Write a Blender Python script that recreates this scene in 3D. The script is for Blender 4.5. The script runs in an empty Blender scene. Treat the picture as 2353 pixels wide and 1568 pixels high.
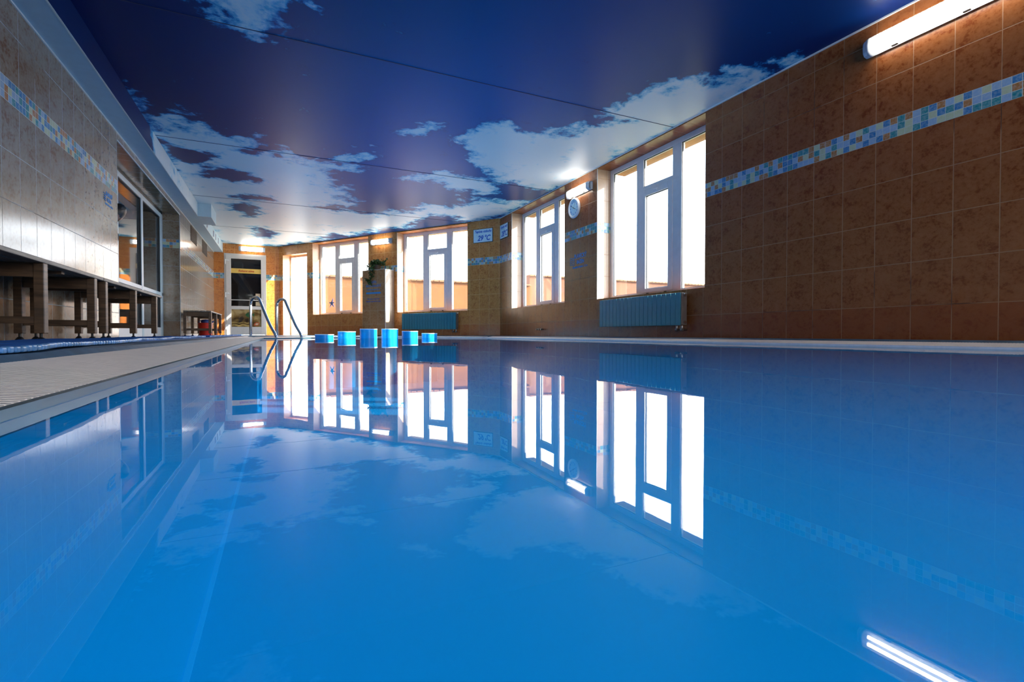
import bpy, bmesh, math, random
import numpy as np
from mathutils import Vector, Matrix, noise
random.seed(7)
PI = math.pi
C = bpy.context.scene.collection

# ------------------------------------------------------------------ helpers
def newmat(name):
    m = bpy.data.materials.new(name); m.use_nodes = True
    m.node_tree.nodes.clear(); return m

class NT:
    """small helper for node graphs"""
    def __init__(s, m):
        s.t = m.node_tree; s.out = s.n('ShaderNodeOutputMaterial')
    def n(s, typ, **kw):
        nd = s.t.nodes.new(typ)
        for k, v in kw.items(): setattr(nd, k, v)
        return nd
    def l(s, a, b): s.t.links.new(a, b)
    def put(s, sock, v):
        if hasattr(v, 'is_output'): s.l(v, sock)
        elif isinstance(v, (tuple, list)) and len(v) == 3 and sock.type == 'RGBA': sock.default_value = (*v, 1)
        else: sock.default_value = v
    def math(s, op, a, b=None, c=None, clamp=False):
        nd = s.n('ShaderNodeMath', operation=op, use_clamp=clamp)
        s.put(nd.inputs[0], a)
        if b is not None: s.put(nd.inputs[1], b)
        if c is not None: s.put(nd.inputs[2], c)
        return nd.outputs[0]
    def mix(s, f, a, b):
        nd = s.n('ShaderNodeMix', data_type='RGBA')
        s.put(nd.inputs[0], f); s.put(nd.inputs[6], a); s.put(nd.inputs[7], b)
        return nd.outputs[2]
    def noise(s, vec, scale, detail=4, rough=.55, dist=0):
        nd = s.n('ShaderNodeTexNoise'); s.l(vec, nd.inputs['Vector'])
        nd.inputs['Scale'].default_value = scale; nd.inputs['Detail'].default_value = detail
        nd.inputs['Roughness'].default_value = rough; nd.inputs['Distortion'].default_value = dist
        return nd.outputs['Fac']
    def ramp(s, f, stops, interp='LINEAR'):
        nd = s.n('ShaderNodeValToRGB'); nd.color_ramp.interpolation = interp
        e = nd.color_ramp.elements
        while len(e) < len(stops): e.new(.5)
        for i, (p, c) in enumerate(stops):
            e[i].position = p; e[i].color = (*c, 1)
        s.l(f, nd.inputs[0]); return nd.outputs[0]
    def comb(s, x, y, z=0.0):
        nd = s.n('ShaderNodeCombineXYZ')
        s.put(nd.inputs[0], x); s.put(nd.inputs[1], y); s.put(nd.inputs[2], z); return nd.outputs[0]
    def maprange(s, v, a, b, c=0.0, d=1.0, smooth=True):
        nd = s.n('ShaderNodeMapRange', interpolation_type='SMOOTHSTEP' if smooth else 'LINEAR')
        s.put(nd.inputs[0], v)
        for i, q in enumerate((a, b, c, d)): nd.inputs[1+i].default_value = q
        return nd.outputs[0]
    def bsdf(s, color, rough=.5, spec=.5, metal=0.0, normal=None, **kw):
        b = s.n('ShaderNodeBsdfPrincipled')
        s.put(b.inputs['Base Color'], color); s.put(b.inputs['Roughness'], rough)
        b.inputs['Specular IOR Level'].default_value = spec; b.inputs['Metallic'].default_value = metal
        if normal is not None: s.l(normal, b.inputs['Normal'])
        for k, v in kw.items(): s.put(b.inputs[k], v)
        return b.outputs[0]
    def bump(s, h, strength=.3, dist=.01):
        nd = s.n('ShaderNodeBump'); s.l(h, nd.inputs['Height'])
        nd.inputs['Strength'].default_value = strength; nd.inputs['Distance'].default_value = dist
        return nd.outputs[0]
    def schlick(s, f0, normal=None):
        lw = s.n('ShaderNodeLayerWeight'); lw.inputs['Blend'].default_value = .5
        if normal is not None: s.l(normal, lw.inputs['Normal'])
        return s.math('ADD', f0, s.math('MULTIPLY', s.math('POWER', lw.outputs['Facing'], 5.0), 1-f0), clamp=True)
    def done(s, sh): s.l(sh, s.out.inputs[0])

def simple(name, color, rough=.5, metal=0, spec=.5, var=.12, scale=12, bump=.0, stretch=None):
    m = newmat(name); t = NT(m)
    co = t.n('ShaderNodeTexCoord').outputs['Object']
    if stretch:
        mp = t.n('ShaderNodeMapping'); t.l(co, mp.inputs[0]); mp.inputs['Scale'].default_value = stretch; co = mp.outputs[0]
    f = t.noise(co, scale, 4)
    dark = tuple(c*(1-var) for c in color); lite = tuple(min(1, c*(1+var)) for c in color)
    col = t.mix(t.maprange(f, .3, .7), dark, lite)
    nrm = t.bump(f, bump, .004) if bump else None
    t.done(t.bsdf(col, rough, spec, metal, nrm)); return m

def emissive(name, color, strength):
    m = newmat(name); t = NT(m)
    e = t.n('ShaderNodeEmission'); e.inputs[0].default_value = (*color, 1); e.inputs[1].default_value = strength
    t.done(e.outputs[0]); return m

SPLIT = {'clip', 'socket', 'bracket', 'eye', 'pupil', 'sill_panel', 'rung', 'louvre', 'catch', 'fixing', 'band'}
class MB:
    """collects shapes, builds ONE mesh object"""
    def __init__(s): s.b = bmesh.new()
    def box(s, x0, x1, y0, y1, z0, z1, bev=0, M=None):
        r = bmesh.ops.create_cube(s.b, size=1)
        vs = r['verts']
        for v in vs:
            v.co = Vector(((x0+x1)/2 + v.co.x*abs(x1-x0), (y0+y1)/2 + v.co.y*abs(y1-y0), (z0+z1)/2 + v.co.z*abs(z1-z0)))
        if bev:
            es = {e for v in vs for e in v.link_edges}
            rb = bmesh.ops.bevel(s.b, geom=list(es), offset=bev, segments=2, affect='EDGES', profile=.5)
            vs = list({v for f in rb['faces'] for v in f.verts} | {v for v in vs if v.is_valid})
        if M is not None:
            allv = set(vs)
            for v in list(vs):
                if v.is_valid:
                    for f in v.link_faces: allv.update(f.verts)
            for v in allv: v.co = M @ v.co
        return s
    def cyl(s, c, r, h, axis='z', seg=24, r2=None, cap=True):
        ret = bmesh.ops.create_cone(s.b, cap_ends=cap, segments=seg, radius1=r, radius2=r if r2 is None else r2, depth=h)
        R = {'z': Matrix.Identity(3), 'x': Matrix.Rotation(PI/2, 3, 'Y'), 'y': Matrix.Rotation(-PI/2, 3, 'X')}[axis]
        for v in ret['verts']: v.co = R @ v.co + Vector(c)
        return s
    def tube(s, pts, r, seg=14, cap=True):
        pts = [Vector(p) for p in pts]; rings = []
        up = None
        for i, p in enumerate(pts):
            d = (pts[min(i+1, len(pts)-1)] - pts[max(i-1, 0)]).normalized()
            if up is None:
                up = d.orthogonal().normalized()
            up = (up - d*up.dot(d)).normalized(); w = d.cross(up)
            rr = r[i] if isinstance(r, (list, tuple)) else r
            rings.append([s.b.verts.new(p + (up*math.cos(a)+w*math.sin(a))*rr) for a in [2*PI*k/seg for k in range(seg)]])
        for A, B in zip(rings, rings[1:]):
            for k in range(seg): s.b.faces.new((A[k], A[(k+1) % seg], B[(k+1) % seg], B[k]))
        if cap:
            s.b.faces.new(rings[0][::-1]); s.b.faces.new(rings[-1])
        return s
    def lathe(s, prof, seg=40, c=(0, 0, 0)):
        c = Vector(c); rings = []
        for r, z in prof:
            rings.append([s.b.verts.new(c + Vector((r*math.cos(2*PI*k/seg), r*math.sin(2*PI*k/seg), z))) for k in range(seg)])
        for A, B in zip(rings, rings[1:]):
            for k in range(seg): s.b.faces.new((A[k], A[(k+1) % seg], B[(k+1) % seg], B[k]))
        if prof[0][0] > 1e-6: s.b.faces.new(rings[0][::-1])
        if prof[-1][0] > 1e-6: s.b.faces.new(rings[-1])
        return s
    def prism(s, poly, z0, z1, M=None):
        a = [s.b.verts.new((x, y, z0)) for x, y in poly]; b = [s.b.verts.new((x, y, z1)) for x, y in poly]
        n = len(poly)
        s.b.faces.new(a[::-1]); s.b.faces.new(b)
        for k in range(n): s.b.faces.new((a[k], a[(k+1) % n], b[(k+1) % n], b[k]))
        if M is not None:
            for v in a+b: v.co = M @ v.co
        return s
    def quad(s, *p):
        s.b.faces.new([s.b.verts.new(q) for q in p]); return s
    def build(s, name, mat, parent=None, smooth=None, loc=None, rotz=0):
        if name in SPLIT:
            bm = s.b; bm.verts.ensure_lookup_table(); seen = set(); groups = []
            for v in bm.verts:
                if v in seen: continue
                st_ = [v]; seen.add(v); g = []
                while st_:
                    a = st_.pop(); g.append(a)
                    for e in a.link_edges:
                        b_ = e.other_vert(a)
                        if b_ not in seen: seen.add(b_); st_.append(b_)
                groups.append(g)
            if len(groups) > 1:
                for k in groups:
                    ks = set(k); idx = {v: i for i, v in enumerate(k)}
                    nb = MB(); nv = [nb.b.verts.new(v.co) for v in k]
                    for f in {f for v in k for f in v.link_faces}: nb.b.faces.new([nv[idx[v]] for v in f.verts])
                    o = nb._build(name, mat, parent, smooth, loc, rotz)
                bm.free(); return o
        return s._build(name, mat, parent, smooth, loc, rotz)
    def _build(s, name, mat, parent=None, smooth=None, loc=None, rotz=0):
        me = bpy.data.meshes.new(name)
        bmesh.ops.remove_doubles(s.b, verts=s.b.verts, dist=1e-6)
        bmesh.ops.recalc_face_normals(s.b, faces=s.b.faces)
        s.b.to_mesh(me); s.b.free()
        for m in (mat if isinstance(mat, list) else [mat]): me.materials.append(m)
        o = bpy.data.objects.new(name, me); C.objects.link(o)
        if parent: o.parent = parent
        if loc: o.location = loc
        if rotz: o.rotation_euler = (0, 0, rotz)
        if smooth is not None:
            for p in me.polygons: p.use_smooth = True
            try: me.set_sharp_from_angle(angle=math.radians(smooth))
            except Exception: pass
        return o

def thing(name, label, cat, loc=(0, 0, 0), rotz=0, group=None, kind=None):
    o = bpy.data.objects.new(name, None); C.objects.link(o)
    o.location = loc; o.rotation_euler = (0, 0, rotz); o.empty_display_size = .1
    if label: o['label'] = label
    if cat: o['category'] = cat
    if group: o['group'] = group
    if kind: o['kind'] = kind
    return o
def tag(o, label=None, cat=None, group=None, kind=None):
    if label: o['label'] = label
    if cat: o['category'] = cat
    if group: o['group'] = group
    if kind: o['kind'] = kind
    return o
def dup(o, parent=None):
    c = o.copy(); C.objects.link(c)
    if parent: c.parent = parent
    for ch in list(o.children): dup(ch, c)
    return c

# ------------------------------------------------------------------ place
# deck z = 0; +Y runs down the hall beside the long window wall, +X towards that wall
UR, VB = 4.262, 9.68            # window wall x, and where it bends
UL, VF = -1.5985, 15.54         # left wall x, end wall y
VN = -3.2                       # wall behind the camera
ZC, ZW = 2.50, -.047            # ceiling, water
DL = math.hypot(4.262, 5.86)
DA = math.atan2(-5.86, 4.262)   # heading of the slanted wall
RZ_R, RZ_D, RZ_F, RZ_L, RZ_B = -PI/2, DA, 0, PI/2, PI
O_R, O_D, O_F, O_L = (UR, 0, 0), (0, VF, 0), (0, VF, 0), (UL, 0, 0)
NIN = Vector((-5.86/DL, -4.262/DL, 0)); EDIR = Vector((4.262/DL, -5.86/DL, 0))
def onD(s, t=0, z=0):           # point of the slanted wall, t metres into the room
    p = Vector((0, VF, 0)) + EDIR*s + NIN*t; return (p.x, p.y, z)

# ------------------------------------------------------------------ materials
def tile_mat(name, base, band=True, zoff=0.0, xoff=0.0, W=.25, H=.3233, rough=.26, dark=1.0, foot=True, wav=.25, side_light=.55):
    m = newmat(name); t = NT(m)
    tc = t.n('ShaderNodeTexCoord')
    sp = t.n('ShaderNodeSeparateXYZ'); t.l(tc.outputs['Object'], sp.inputs[0])
    sn = t.n('ShaderNodeSeparateXYZ'); t.l(tc.outputs['Normal'], sn.inputs[0])
    X, Y, Z = sp.outputs; nx, ny, nz = sn.outputs
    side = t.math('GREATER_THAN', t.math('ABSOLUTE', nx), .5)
    flat = t.math('GREATER_THAN', t.math('ABSOLUTE', nz), .5)
    def sel(f, a, b): return t.math('ADD', t.math('MULTIPLY', f, b), t.math('MULTIPLY', t.math('SUBTRACT', 1.0, f), a))
    hx = sel(side, X, Y); hx = t.math('ADD', hx, 40.0 + xoff)
    vz = sel(flat, Z, Y)
    vz = t.math('SUBTRACT', vz, zoff)
    B0, B1 = 1.545, 1.695
    above = t.math('GREATER_THAN', vz, B1)
    inband0 = t.math('MULTIPLY', t.math('GREATER_THAN', vz, B0), t.math('LESS_THAN', vz, B1))
    zb = t.math('DIVIDE', t.math('SUBTRACT', vz, B0-10*H), H)
    za = t.math('DIVIDE', t.math('SUBTRACT', vz, B1-10*H), H)
    zz = sel(above, zb, za)
    xx = t.math('DIVIDE', hx, W)
    def line(c, w):   # 1 on grout
        f = t.math('FRACT', c); d = t.math('MINIMUM', f, t.math('SUBTRACT', 1.0, f))
        return t.maprange(d, w*.6, w*1.3, 1, 0)
    grout = t.math('MAXIMUM', line(xx, .010), line(zz, .008))
    cellv = t.comb(t.math('FLOOR', xx), t.math('FLOOR', zz), above)
    wn = t.n('ShaderNodeTexWhiteNoise', noise_dimensions='3D'); t.l(cellv, wn.inputs[0])
    rnd = wn.outputs['Value']
    # mottling, shifted per tile
    off = t.n('ShaderNodeVectorMath', operation='MULTIPLY_ADD')
    t.l(wn.outputs['Color'], off.inputs[0]); off.inputs[1].default_value = (7, 7, 7); t.l(t.comb(hx, vz, 0.0), off.inputs[2])
    n1 = t.noise(off.outputs[0], 11, 6, .65, .5); n2 = t.noise(off.outputs[0], 38, 5, .7)
    mot = t.math('ADD', t.math('MULTIPLY', n1, .5), t.math('MULTIPLY', n2, .5))
    c0 = tuple(c*dark for c in base)
    d0 = (c0[0]*.68, c0[1]*.46, c0[2]*.32); l0 = (c0[0]*1.14, c0[1]*1.24, c0[2]*1.4)
    col = t.ramp(mot, [(.40, d0), (.485, c0), (.60, l0)])
    col = t.mix(t.math('MULTIPLY', rnd, .16), col, tuple(c*.7 for c in c0))
    col = t.mix(t.math('MULTIPLY', side, side_light), col, (.78, .64, .47))  # side faces get a lighter colour in place of scattered window light
    if foot:  # the cut row at the floor is tinted darker and redder
        ft = t.math('LESS_THAN', vz, B0-4*H)
        col = t.mix(t.math('MULTIPLY', ft, .5), col, (c0[0]*.86, c0[1]*.55, c0[2]*.34))
    gn = t.noise(t.comb(hx, vz, 0.0), 1.7, 3)
    gcol = t.mix(t.maprange(gn, .36, .44), tuple(c*.28 for c in c0), (min(1, c0[0]*1.3), min(1, c0[1]*2.0), min(1, c0[2]*3.2)))
    col = t.mix(t.math('MULTIPLY', grout, .95), col, gcol)
    rg = t.math('ADD', t.math('MULTIPLY', grout, .4), rough)
    hgt = t.math('SUBTRACT', 1.0, grout)
    if band:
        mx = t.math('DIVIDE', hx, .05); mz = t.math('DIVIDE', t.math('SUBTRACT', vz, B0), .05)
        w2 = t.n('ShaderNodeTexWhiteNoise', noise_dimensions='2D'); t.l(t.comb(t.math('FLOOR', mx), t.math('FLOOR', mz)), w2.inputs[0])
        mc = t.ramp(w2.outputs['Value'], [(0, (.03, .19, .42)), (.2, (.02, .24, .27)), (.40, (.27, .42, .60)), (.62, (.50, .56, .34)), (.80, (.42, .17, .035))], 'CONSTANT')
        mn = t.noise(t.comb(hx, vz, 0.0), 60, 3)
        mc = t.mix(t.maprange(mn, .3, .8, 0, .35), mc, (.62, .66, .62))
        mg = t.math('MAXIMUM', line(mx, .035), line(mz, .035))
        mc = t.mix(mg, mc, (.55, .60, .55))
        col = t.mix(inband0, col, mc)
        rg = sel(inband0, rg, t.math('ADD', t.math('MULTIPLY', mg, .4), .15))
        hgt = sel(inband0, hgt, t.math('SUBTRACT', 1.0, mg))
    wv = t.noise(t.comb(hx, vz, 0.0), 5, 2)
    h = t.math('ADD', t.math('MULTIPLY', hgt, .0012), t.math('MULTIPLY', wv, .0022*wav))
    nb = t.n('ShaderNodeBump'); t.l(h, nb.inputs['Height']); nb.inputs['Distance'].default_value = 1; nb.inputs['Strength'].default_value = .6
    t.done(t.bsdf(col, rg, .5, 0, nb.outputs[0])); return m

TAN = (.50, .275, .115)
M = {}
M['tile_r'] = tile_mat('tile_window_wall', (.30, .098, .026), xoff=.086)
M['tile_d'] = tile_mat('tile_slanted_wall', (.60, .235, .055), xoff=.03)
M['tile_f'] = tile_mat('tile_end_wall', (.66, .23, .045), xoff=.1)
M['tile_l'] = tile_mat('tile_left_wall', (.26, .20, .135), zoff=.018, xoff=-.006, rough=.16, side_light=0)
M['tile_p'] = tile_mat('tile_pillar', (.38, .20, .085), band=False, zoff=.02, foot=False, side_light=.45)
M['bounce_tinted_paint'] = simple('bounce_tinted_paint', (.50, .66, .74), .45, var=.03)  # white paint tinted cyan to carry light bounced off the water
M['pvc'] = simple('white_pvc', (.78, .79, .80), .3, var=.03)
M['pvc_door'] = simple('cream_pvc', (.70, .66, .62), .3, var=.03)
M['gasket'] = simple('black_gasket', (.02, .025, .03), .5)
M['steel'] = simple('stainless_steel', (.035, .12, .16), .32, .5, var=.08, scale=5)
M['chrome'] = simple('polished_steel', (.55, .60, .66), .1, 1, var=.04)
M['chrome_dark'] = simple('dull_metal', (.30, .27, .24), .35, 1)
M['black'] = simple('black_plastic', (.015, .014, .013), .4)
M['radiator'] = simple('blue_grey_enamel', (.018, .20, .25), .33, var=.08)
M['radiator_side'] = simple('brown_grey_metal', (.15, .11, .09), .45)
M['wood_dark'] = simple('dark_stained_wood', (.115, .062, .030), .42, var=.45, scale=6, bump=.25, stretch=(1.2, 1.2, 9))
M['wood_top'] = simple('weathered_slat_wood', (.20, .165, .125), .5, var=.4, scale=5, bump=.3, stretch=(8, .8, 8))
M['mat_blue'] = simple('blue_pvc_mat', (.006, .10, .40), .6, var=.25, scale=8)
M['mat_tip'] = simple('blue_pvc_bar_end', (.09, .28, .60), .3, var=.4, scale=30)
M['grate'] = simple('cream_plastic_grate', (.95, .85, .77), .34, var=.05, scale=30, spec=.9)
M['deck'] = simple('blue_grey_deck', (.055, .115, .175), .4, var=.25, scale=14, bump=.2)
def liner_mat(name, color, glow):  # liner emits blue itself, standing in for underwater lighting
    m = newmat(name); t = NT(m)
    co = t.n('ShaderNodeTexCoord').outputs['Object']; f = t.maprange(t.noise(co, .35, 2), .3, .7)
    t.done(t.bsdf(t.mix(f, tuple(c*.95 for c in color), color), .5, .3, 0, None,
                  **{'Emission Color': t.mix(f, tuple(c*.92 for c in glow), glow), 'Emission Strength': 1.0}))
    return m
M['liner'] = liner_mat('glowing_blue_pool_liner', (.012, .28, .62), (.0, .160, .335))
M['liner_seam'] = liner_mat('glowing_liner_weld', (.05, .42, .75), (.005, .185, .40))
M['red'] = simple('red_plastic', (.72, .03, .015), .3)
M['toy_blue'] = simple('dark_blue_plastic', (.02, .05, .22), .3)
M['trim_white'] = simple('white_edge_trim', (.75, .76, .74), .3, var=.03)
M['sign'] = simple('pale_sign_board', (.60, .80, .86), .35, var=.03)
M['ink'] = simple('blue_lettering', (.01, .12, .55), .5, var=.02)
M['ink2'] = simple('bright_blue_lettering', (.02, .28, .72), .5, var=.02)
M['red_ink'] = simple('red_lettering', (.55, .05, .01), .5, var=.02)
M['yellow'] = simple('yellow_strip', (.80, .52, .11), .5, var=.05)
M['paper'] = simple('pale_paper', (.62, .50, .33), .7)
M['fishgreen'] = simple('green_sticker', (.01, .09, .02), .5, var=.3)
M['shell'] = simple('orange_sticker', (.55, .11, .03), .5)
M['sand'] = simple('sand_sticker', (.42, .28, .08), .6, var=.6, scale=9)
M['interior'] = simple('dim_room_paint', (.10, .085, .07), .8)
M['clockface'] = simple('pale_clock_face', (.52, .76, .86), .3, var=.03)
M['skin'] = simple('skin', (.52, .30, .21), .5, var=.1)
M['hair'] = simple('black_hair', (.012, .007, .005), .45, var=.4, scale=40)
M['shirt'] = simple('dark_shirt', (.03, .035, .05), .8)
M['eye'] = simple('eye_white', (.7, .7, .7), .2)
M['soil'] = simple('dark_soil', (.03, .02, .012), .9)
M['pot'] = simple('brown_pot', (.10, .06, .04), .5)
M['leaf'] = simple('ivy_leaf', (.035, .085, .015), .5, var=.7, scale=18)
M['leaf_out'] = simple('garden_leaf', (.05, .09, .012), .6, var=.5, scale=3)
M['stem'] = simple('stem', (.05, .045, .02), .7)
M['render_orange'] = simple('orange_render', (.13, .040, .002), .9, var=.12, scale=2)
M['render_pink'] = simple('brick_pink_render', (.12, .038, .014), .9, var=.15, scale=2)
M['roof'] = simple('terracotta', (.16, .06, .02), .8)
M['grass'] = simple('sunny_grass', (.10, .09, .035), .9, var=.3, scale=3)
M['drum'] = simple('bright_blue_plastic', (.008, .38, .76), .22, var=.05)
M['drum_rim'] = simple('pale_blue_rim', (.55, .78, .90), .3, var=.03)
M['lamp_body'] = simple('grey_lamp_housing', (.62, .66, .70), .35, var=.05)
M['tube'] = emissive('fluorescent_tube', (1, .93, .80), 26)
def cover_mat():
    m = newmat('clear_lamp_cover'); t = NT(m)
    tr = t.n('ShaderNodeBsdfTransparent'); tr.inputs[0].default_value = (.96, .97, .98, 1)
    gl = t.n('ShaderNodeBsdfGlossy'); gl.inputs['Roughness'].default_value = .12
    tl = t.n('ShaderNodeBsdfTranslucent'); tl.inputs[0].default_value = (.95, .97, 1, 1)
    a = t.n('ShaderNodeMixShader'); a.inputs[0].default_value = .30; t.l(tr.outputs[0], a.inputs[1]); t.l(tl.outputs[0], a.inputs[2])
    b = t.n('ShaderNodeMixShader'); t.l(t.schlick(.03), b.inputs[0]); t.l(a.outputs[0], b.inputs[1]); t.l(gl.outputs[0], b.inputs[2])
    t.done(b.outputs[0]); return m
M['cover'] = cover_mat()
def pane_mat(name, frost):
    m = newmat(name); t = NT(m)
    co = t.n('ShaderNodeTexCoord').outputs['Object']
    mp = t.n('ShaderNodeMapping'); t.l(co, mp.inputs[0]); mp.inputs['Scale'].default_value = (70, 70, 4)
    st = t.noise(mp.outputs[0], 1.0, 4, .6)
    tr = t.n('ShaderNodeBsdfTransparent')
    tl = t.n('ShaderNodeBsdfTranslucent'); tl.inputs[0].default_value = (.96, .96, .98, 1)
    a = t.n('ShaderNodeMixShader'); t.l(t.maprange(st, .35, .75, frost*.8, frost*1.2), a.inputs[0])
    t.l(tr.outputs[0], a.inputs[1]); t.l(tl.outputs[0], a.inputs[2])
    gl = t.n('ShaderNodeBsdfGlossy'); gl.inputs['Roughness'].default_value = .03
    b = t.n('ShaderNodeMixShader'); t.l(t.schlick(.05), b.inputs[0]); t.l(a.outputs[0], b.inputs[1]); t.l(gl.outputs[0], b.inputs[2])
    t.done(b.outputs[0]); return m
M['pane'] = pane_mat('ribbed_window_glass', .004)
M['pane_clear'] = pane_mat('clear_glass', .0)

# printed sky film: cloud density arrives as a mesh attribute, detail is procedural
def sky_film():
    m = newmat('printed_sky_film'); t = NT(m)
    at = t.n('ShaderNodeAttribute', attribute_name='cloud'); ag = t.n('ShaderNodeAttribute', attribute_name='glow')
    co = t.n('ShaderNodeNewGeometry').outputs['Position']
    n1 = t.noise(co, 2.6, 9, .62, .35); n2 = t.noise(co, 9, 6, .65, .2)
    nn = t.math('ADD', t.math('MULTIPLY', t.math('SUBTRACT', n1, .5), 6.0), t.math('MULTIPLY', t.math('SUBTRACT', n2, .5), 2.2))
    d = t.math('ADD', at.outputs['Fac'], nn)
    k = t.maprange(d, -.9, 1.0, 0, 1, False)
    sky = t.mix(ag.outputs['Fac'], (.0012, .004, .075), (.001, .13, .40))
    cl = t.ramp(k, [(0, (0, 0, 0)), (.28, (.0, .03, .12)), (.42, (.005, .20, .50)), (.55, (.12, .48, .68)), (.78, (.62, .77, .82)), (1, (.80, .84, .84))])
    col = t.mix(t.maprange(k, .18, .48), sky, cl)
    t.done(t.bsdf(col, .38, .13)); return m
M['film'] = sky_film()

def water_mat():
    m = newmat('pool_water'); t = NT(m)
    co = t.n('ShaderNodeNewGeometry').outputs['Position']
    mp = t.n('ShaderNodeMapping'); t.l(co, mp.inputs[0]); mp.inputs['Scale'].default_value = (1, 1, 1)
    a = t.noise(mp.outputs[0], 1.5, 2, .5, .3); b = t.noise(mp.outputs[0], 7, 3, .5); 
    h = t.math('ADD', t.math('MULTIPLY', a, .0009), t.math('MULTIPLY', b, .00020))
    bp = t.n('ShaderNodeBump'); t.l(h, bp.inputs['Height']); bp.inputs['Distance'].default_value = 1; bp.inputs['Strength'].default_value = .55
    tr = t.n('ShaderNodeBsdfTransparent'); tr.inputs[0].default_value = (.45, .88, .97, 1)
    df = t.n('ShaderNodeBsdfDiffuse'); df.inputs[0].default_value = (.0, .34, .80, 1)
    bo = t.n('ShaderNodeMixShader'); bo.inputs[0].default_value = .3; t.l(tr.outputs[0], bo.inputs[1]); t.l(df.outputs[0], bo.inputs[2])
    gl = t.n('ShaderNodeBsdfGlossy'); gl.inputs['Roughness'].default_value = .0; t.l(bp.outputs[0], gl.inputs['Normal'])
    mx = t.n('ShaderNodeMixShader'); t.l(t.schlick(.05, bp.outputs[0]), mx.inputs[0]); t.l(bo.outputs[0], mx.inputs[1]); t.l(gl.outputs[0], mx.inputs[2])
    t.done(mx.outputs[0]); return m
M['water'] = water_mat()

# ------------------------------------------------------------------ room shell
def wall(name, x0, x1, mat, loc, rotz, holes=(), th=.30, zt=ZC, zb=-.05):
    """local x along the wall, local y outwards; holes = (x0, x1, z0, z1)"""
    xs = sorted({x0, x1, *[h[0] for h in holes], *[h[1] for h in holes]})
    zs = sorted({zb, zt, *[h[2] for h in holes], *[h[3] for h in holes]})
    b = MB(); bm = b.b
    def solid(i, j):
        if not (0 <= i < len(xs)-1 and 0 <= j < len(zs)-1): return False
        cx, cz = (xs[i]+xs[i+1])/2, (zs[j]+zs[j+1])/2
        return not any(h[0] < cx < h[1] and h[2] < cz < h[3] for h in holes)
    for i in range(len(xs)-1):
        for j in range(len(zs)-1):
            if not solid(i, j): continue
            a, c, z0, z1 = xs[i], xs[i+1], zs[j], zs[j+1]
            b.quad((a, 0, z0), (c, 0, z0), (c, 0, z1), (a, 0, z1))
            b.quad((a, th, z0), (a, th, z1), (c, th, z1), (c, th, z0))
            if not solid(i-1, j): b.quad((a, 0, z0), (a, 0, z1), (a, th, z1), (a, th, z0))
            if not solid(i+1, j): b.quad((c, 0, z0), (c, th, z0), (c, th, z1), (c, 0, z1))
            if not solid(i, j-1): b.quad((a, 0, z0), (a, th, z0), (c, th, z0), (c, 0, z0))
            if not solid(i, j+1): b.quad((a, 0, z1), (c, 0, z1), (c, th, z1), (a, th, z1))
    o = b.build(name, mat, loc=loc, rotz=rotz); o['kind'] = 'structure'; return o

WZ0, WZ1 = .555, 2.475
W4 = (-6.117, -4.065); W3 = (-9.093, -7.045); W2 = (4.375, 6.41); W1 = (1.39, 3.43); DW = (.16, 1.163)
wall('wall_right', -VB-.05, -VN, M['tile_r'], O_R, RZ_R, [(*W4, WZ0, WZ1), (*W3, WZ0, WZ1)])
wall('wall_far_right', 0, DL, M['tile_d'], O_D, RZ_D, [(*W2, WZ0, WZ1), (*W1, WZ0, WZ1), (*DW, -.05, 2.245)])
wall('wall_far', UL-.3, .0, M['tile_f'], O_F, RZ_F, [(-1.357, -.333, .0, 2.236)])
wall('wall_left', VN, VF+.3, M['tile_l'], O_L, RZ_L, [(6.765, 10.52, -.05, 2.16)], th=.28)
wall('wall_back', -UR-.3, -UL+.3, M['tile_l'], (0, VN, 0), RZ_B, [(-1.9, .15, WZ0, WZ1), (-4.1, -2.05, WZ0, WZ1)])  # openings for the added windows, out of view

# white edge profiles
def trim(n, b, mat='trim_white'):
    o = b.build('trim_%d' % n, M[mat]); o['kind'] = 'structure'; return o
b = MB(); b.box(UL-.002, UL+.004, 10.516, 10.524, 0, 2.16); b.box(UL-.004, UL+.006, 6.76, 10.53, 2.155, 2.168); trim(1, b)
b = MB(); b.box(UR-.012, UR+.01, VN, VB+.01, ZC-.012, ZC); trim(2, b)
b = MB()
b.box(UL, UL+.010, VN, VF, 2.236, 2.25); trim(3, b)
def tri_trim(n, s, mat='trim_white'):
    p = Vector(onD(s)); o = MB().box(.0035, .008, -.004, .003, .555, 2.475).build('trim_%d' % n, M[mat], loc=(p.x, p.y, 0), rotz=RZ_D); o['kind'] = 'structure'
tri_trim(4, 4.375-.003); 
b = MB(); b.box(UR-.004, UR+.003, 6.112, 6.1165, .55, 2.475); b.box(UR-.004, UR+.003, 9.088, 9.0925, .55, 2.475); trim(5, b)

# deck and pool outline ----------------------------------------------------
def lineI(p, d, q, e):
    det = d[0]*(-e[1]) + e[0]*d[1]
    rx, ry = q[0]-p[0], q[1]-p[1]
    t = (rx*(-e[1]) + e[0]*ry)/det
    return (p[0]+t*d[0], p[1]+t*d[1])
def outline(k):
    """pool outline grown outwards by k metres"""
    lad = Vector((.455, .402)).normalized(); nl = Vector((-lad.y, lad.x))
    lines = [((3.78+k, 0), (0, 1)), (tuple(Vector(onD(0, .48-k))[:2]), tuple(EDIR[:2])),
             (tuple(Vector((-.26, 9.95))+nl*k), tuple(lad)), ((-.26-k, 0), (0, 1)), ((0, VN+.7-k), (1, 0))]
    P = []
    for i in range(5):
        a, c = lines[i-1], lines[i]; P.append(lineI(a[0], a[1], c[0], c[1]))
    return P
def densify(P, step=.5):
    out = []
    for i in range(len(P)):
        a, c = Vector(P[i]), Vector(P[(i+1) % len(P)]); n = 8
        for j in range(n): out.append(tuple(a.lerp(c, j/n)))
    return out
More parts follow.
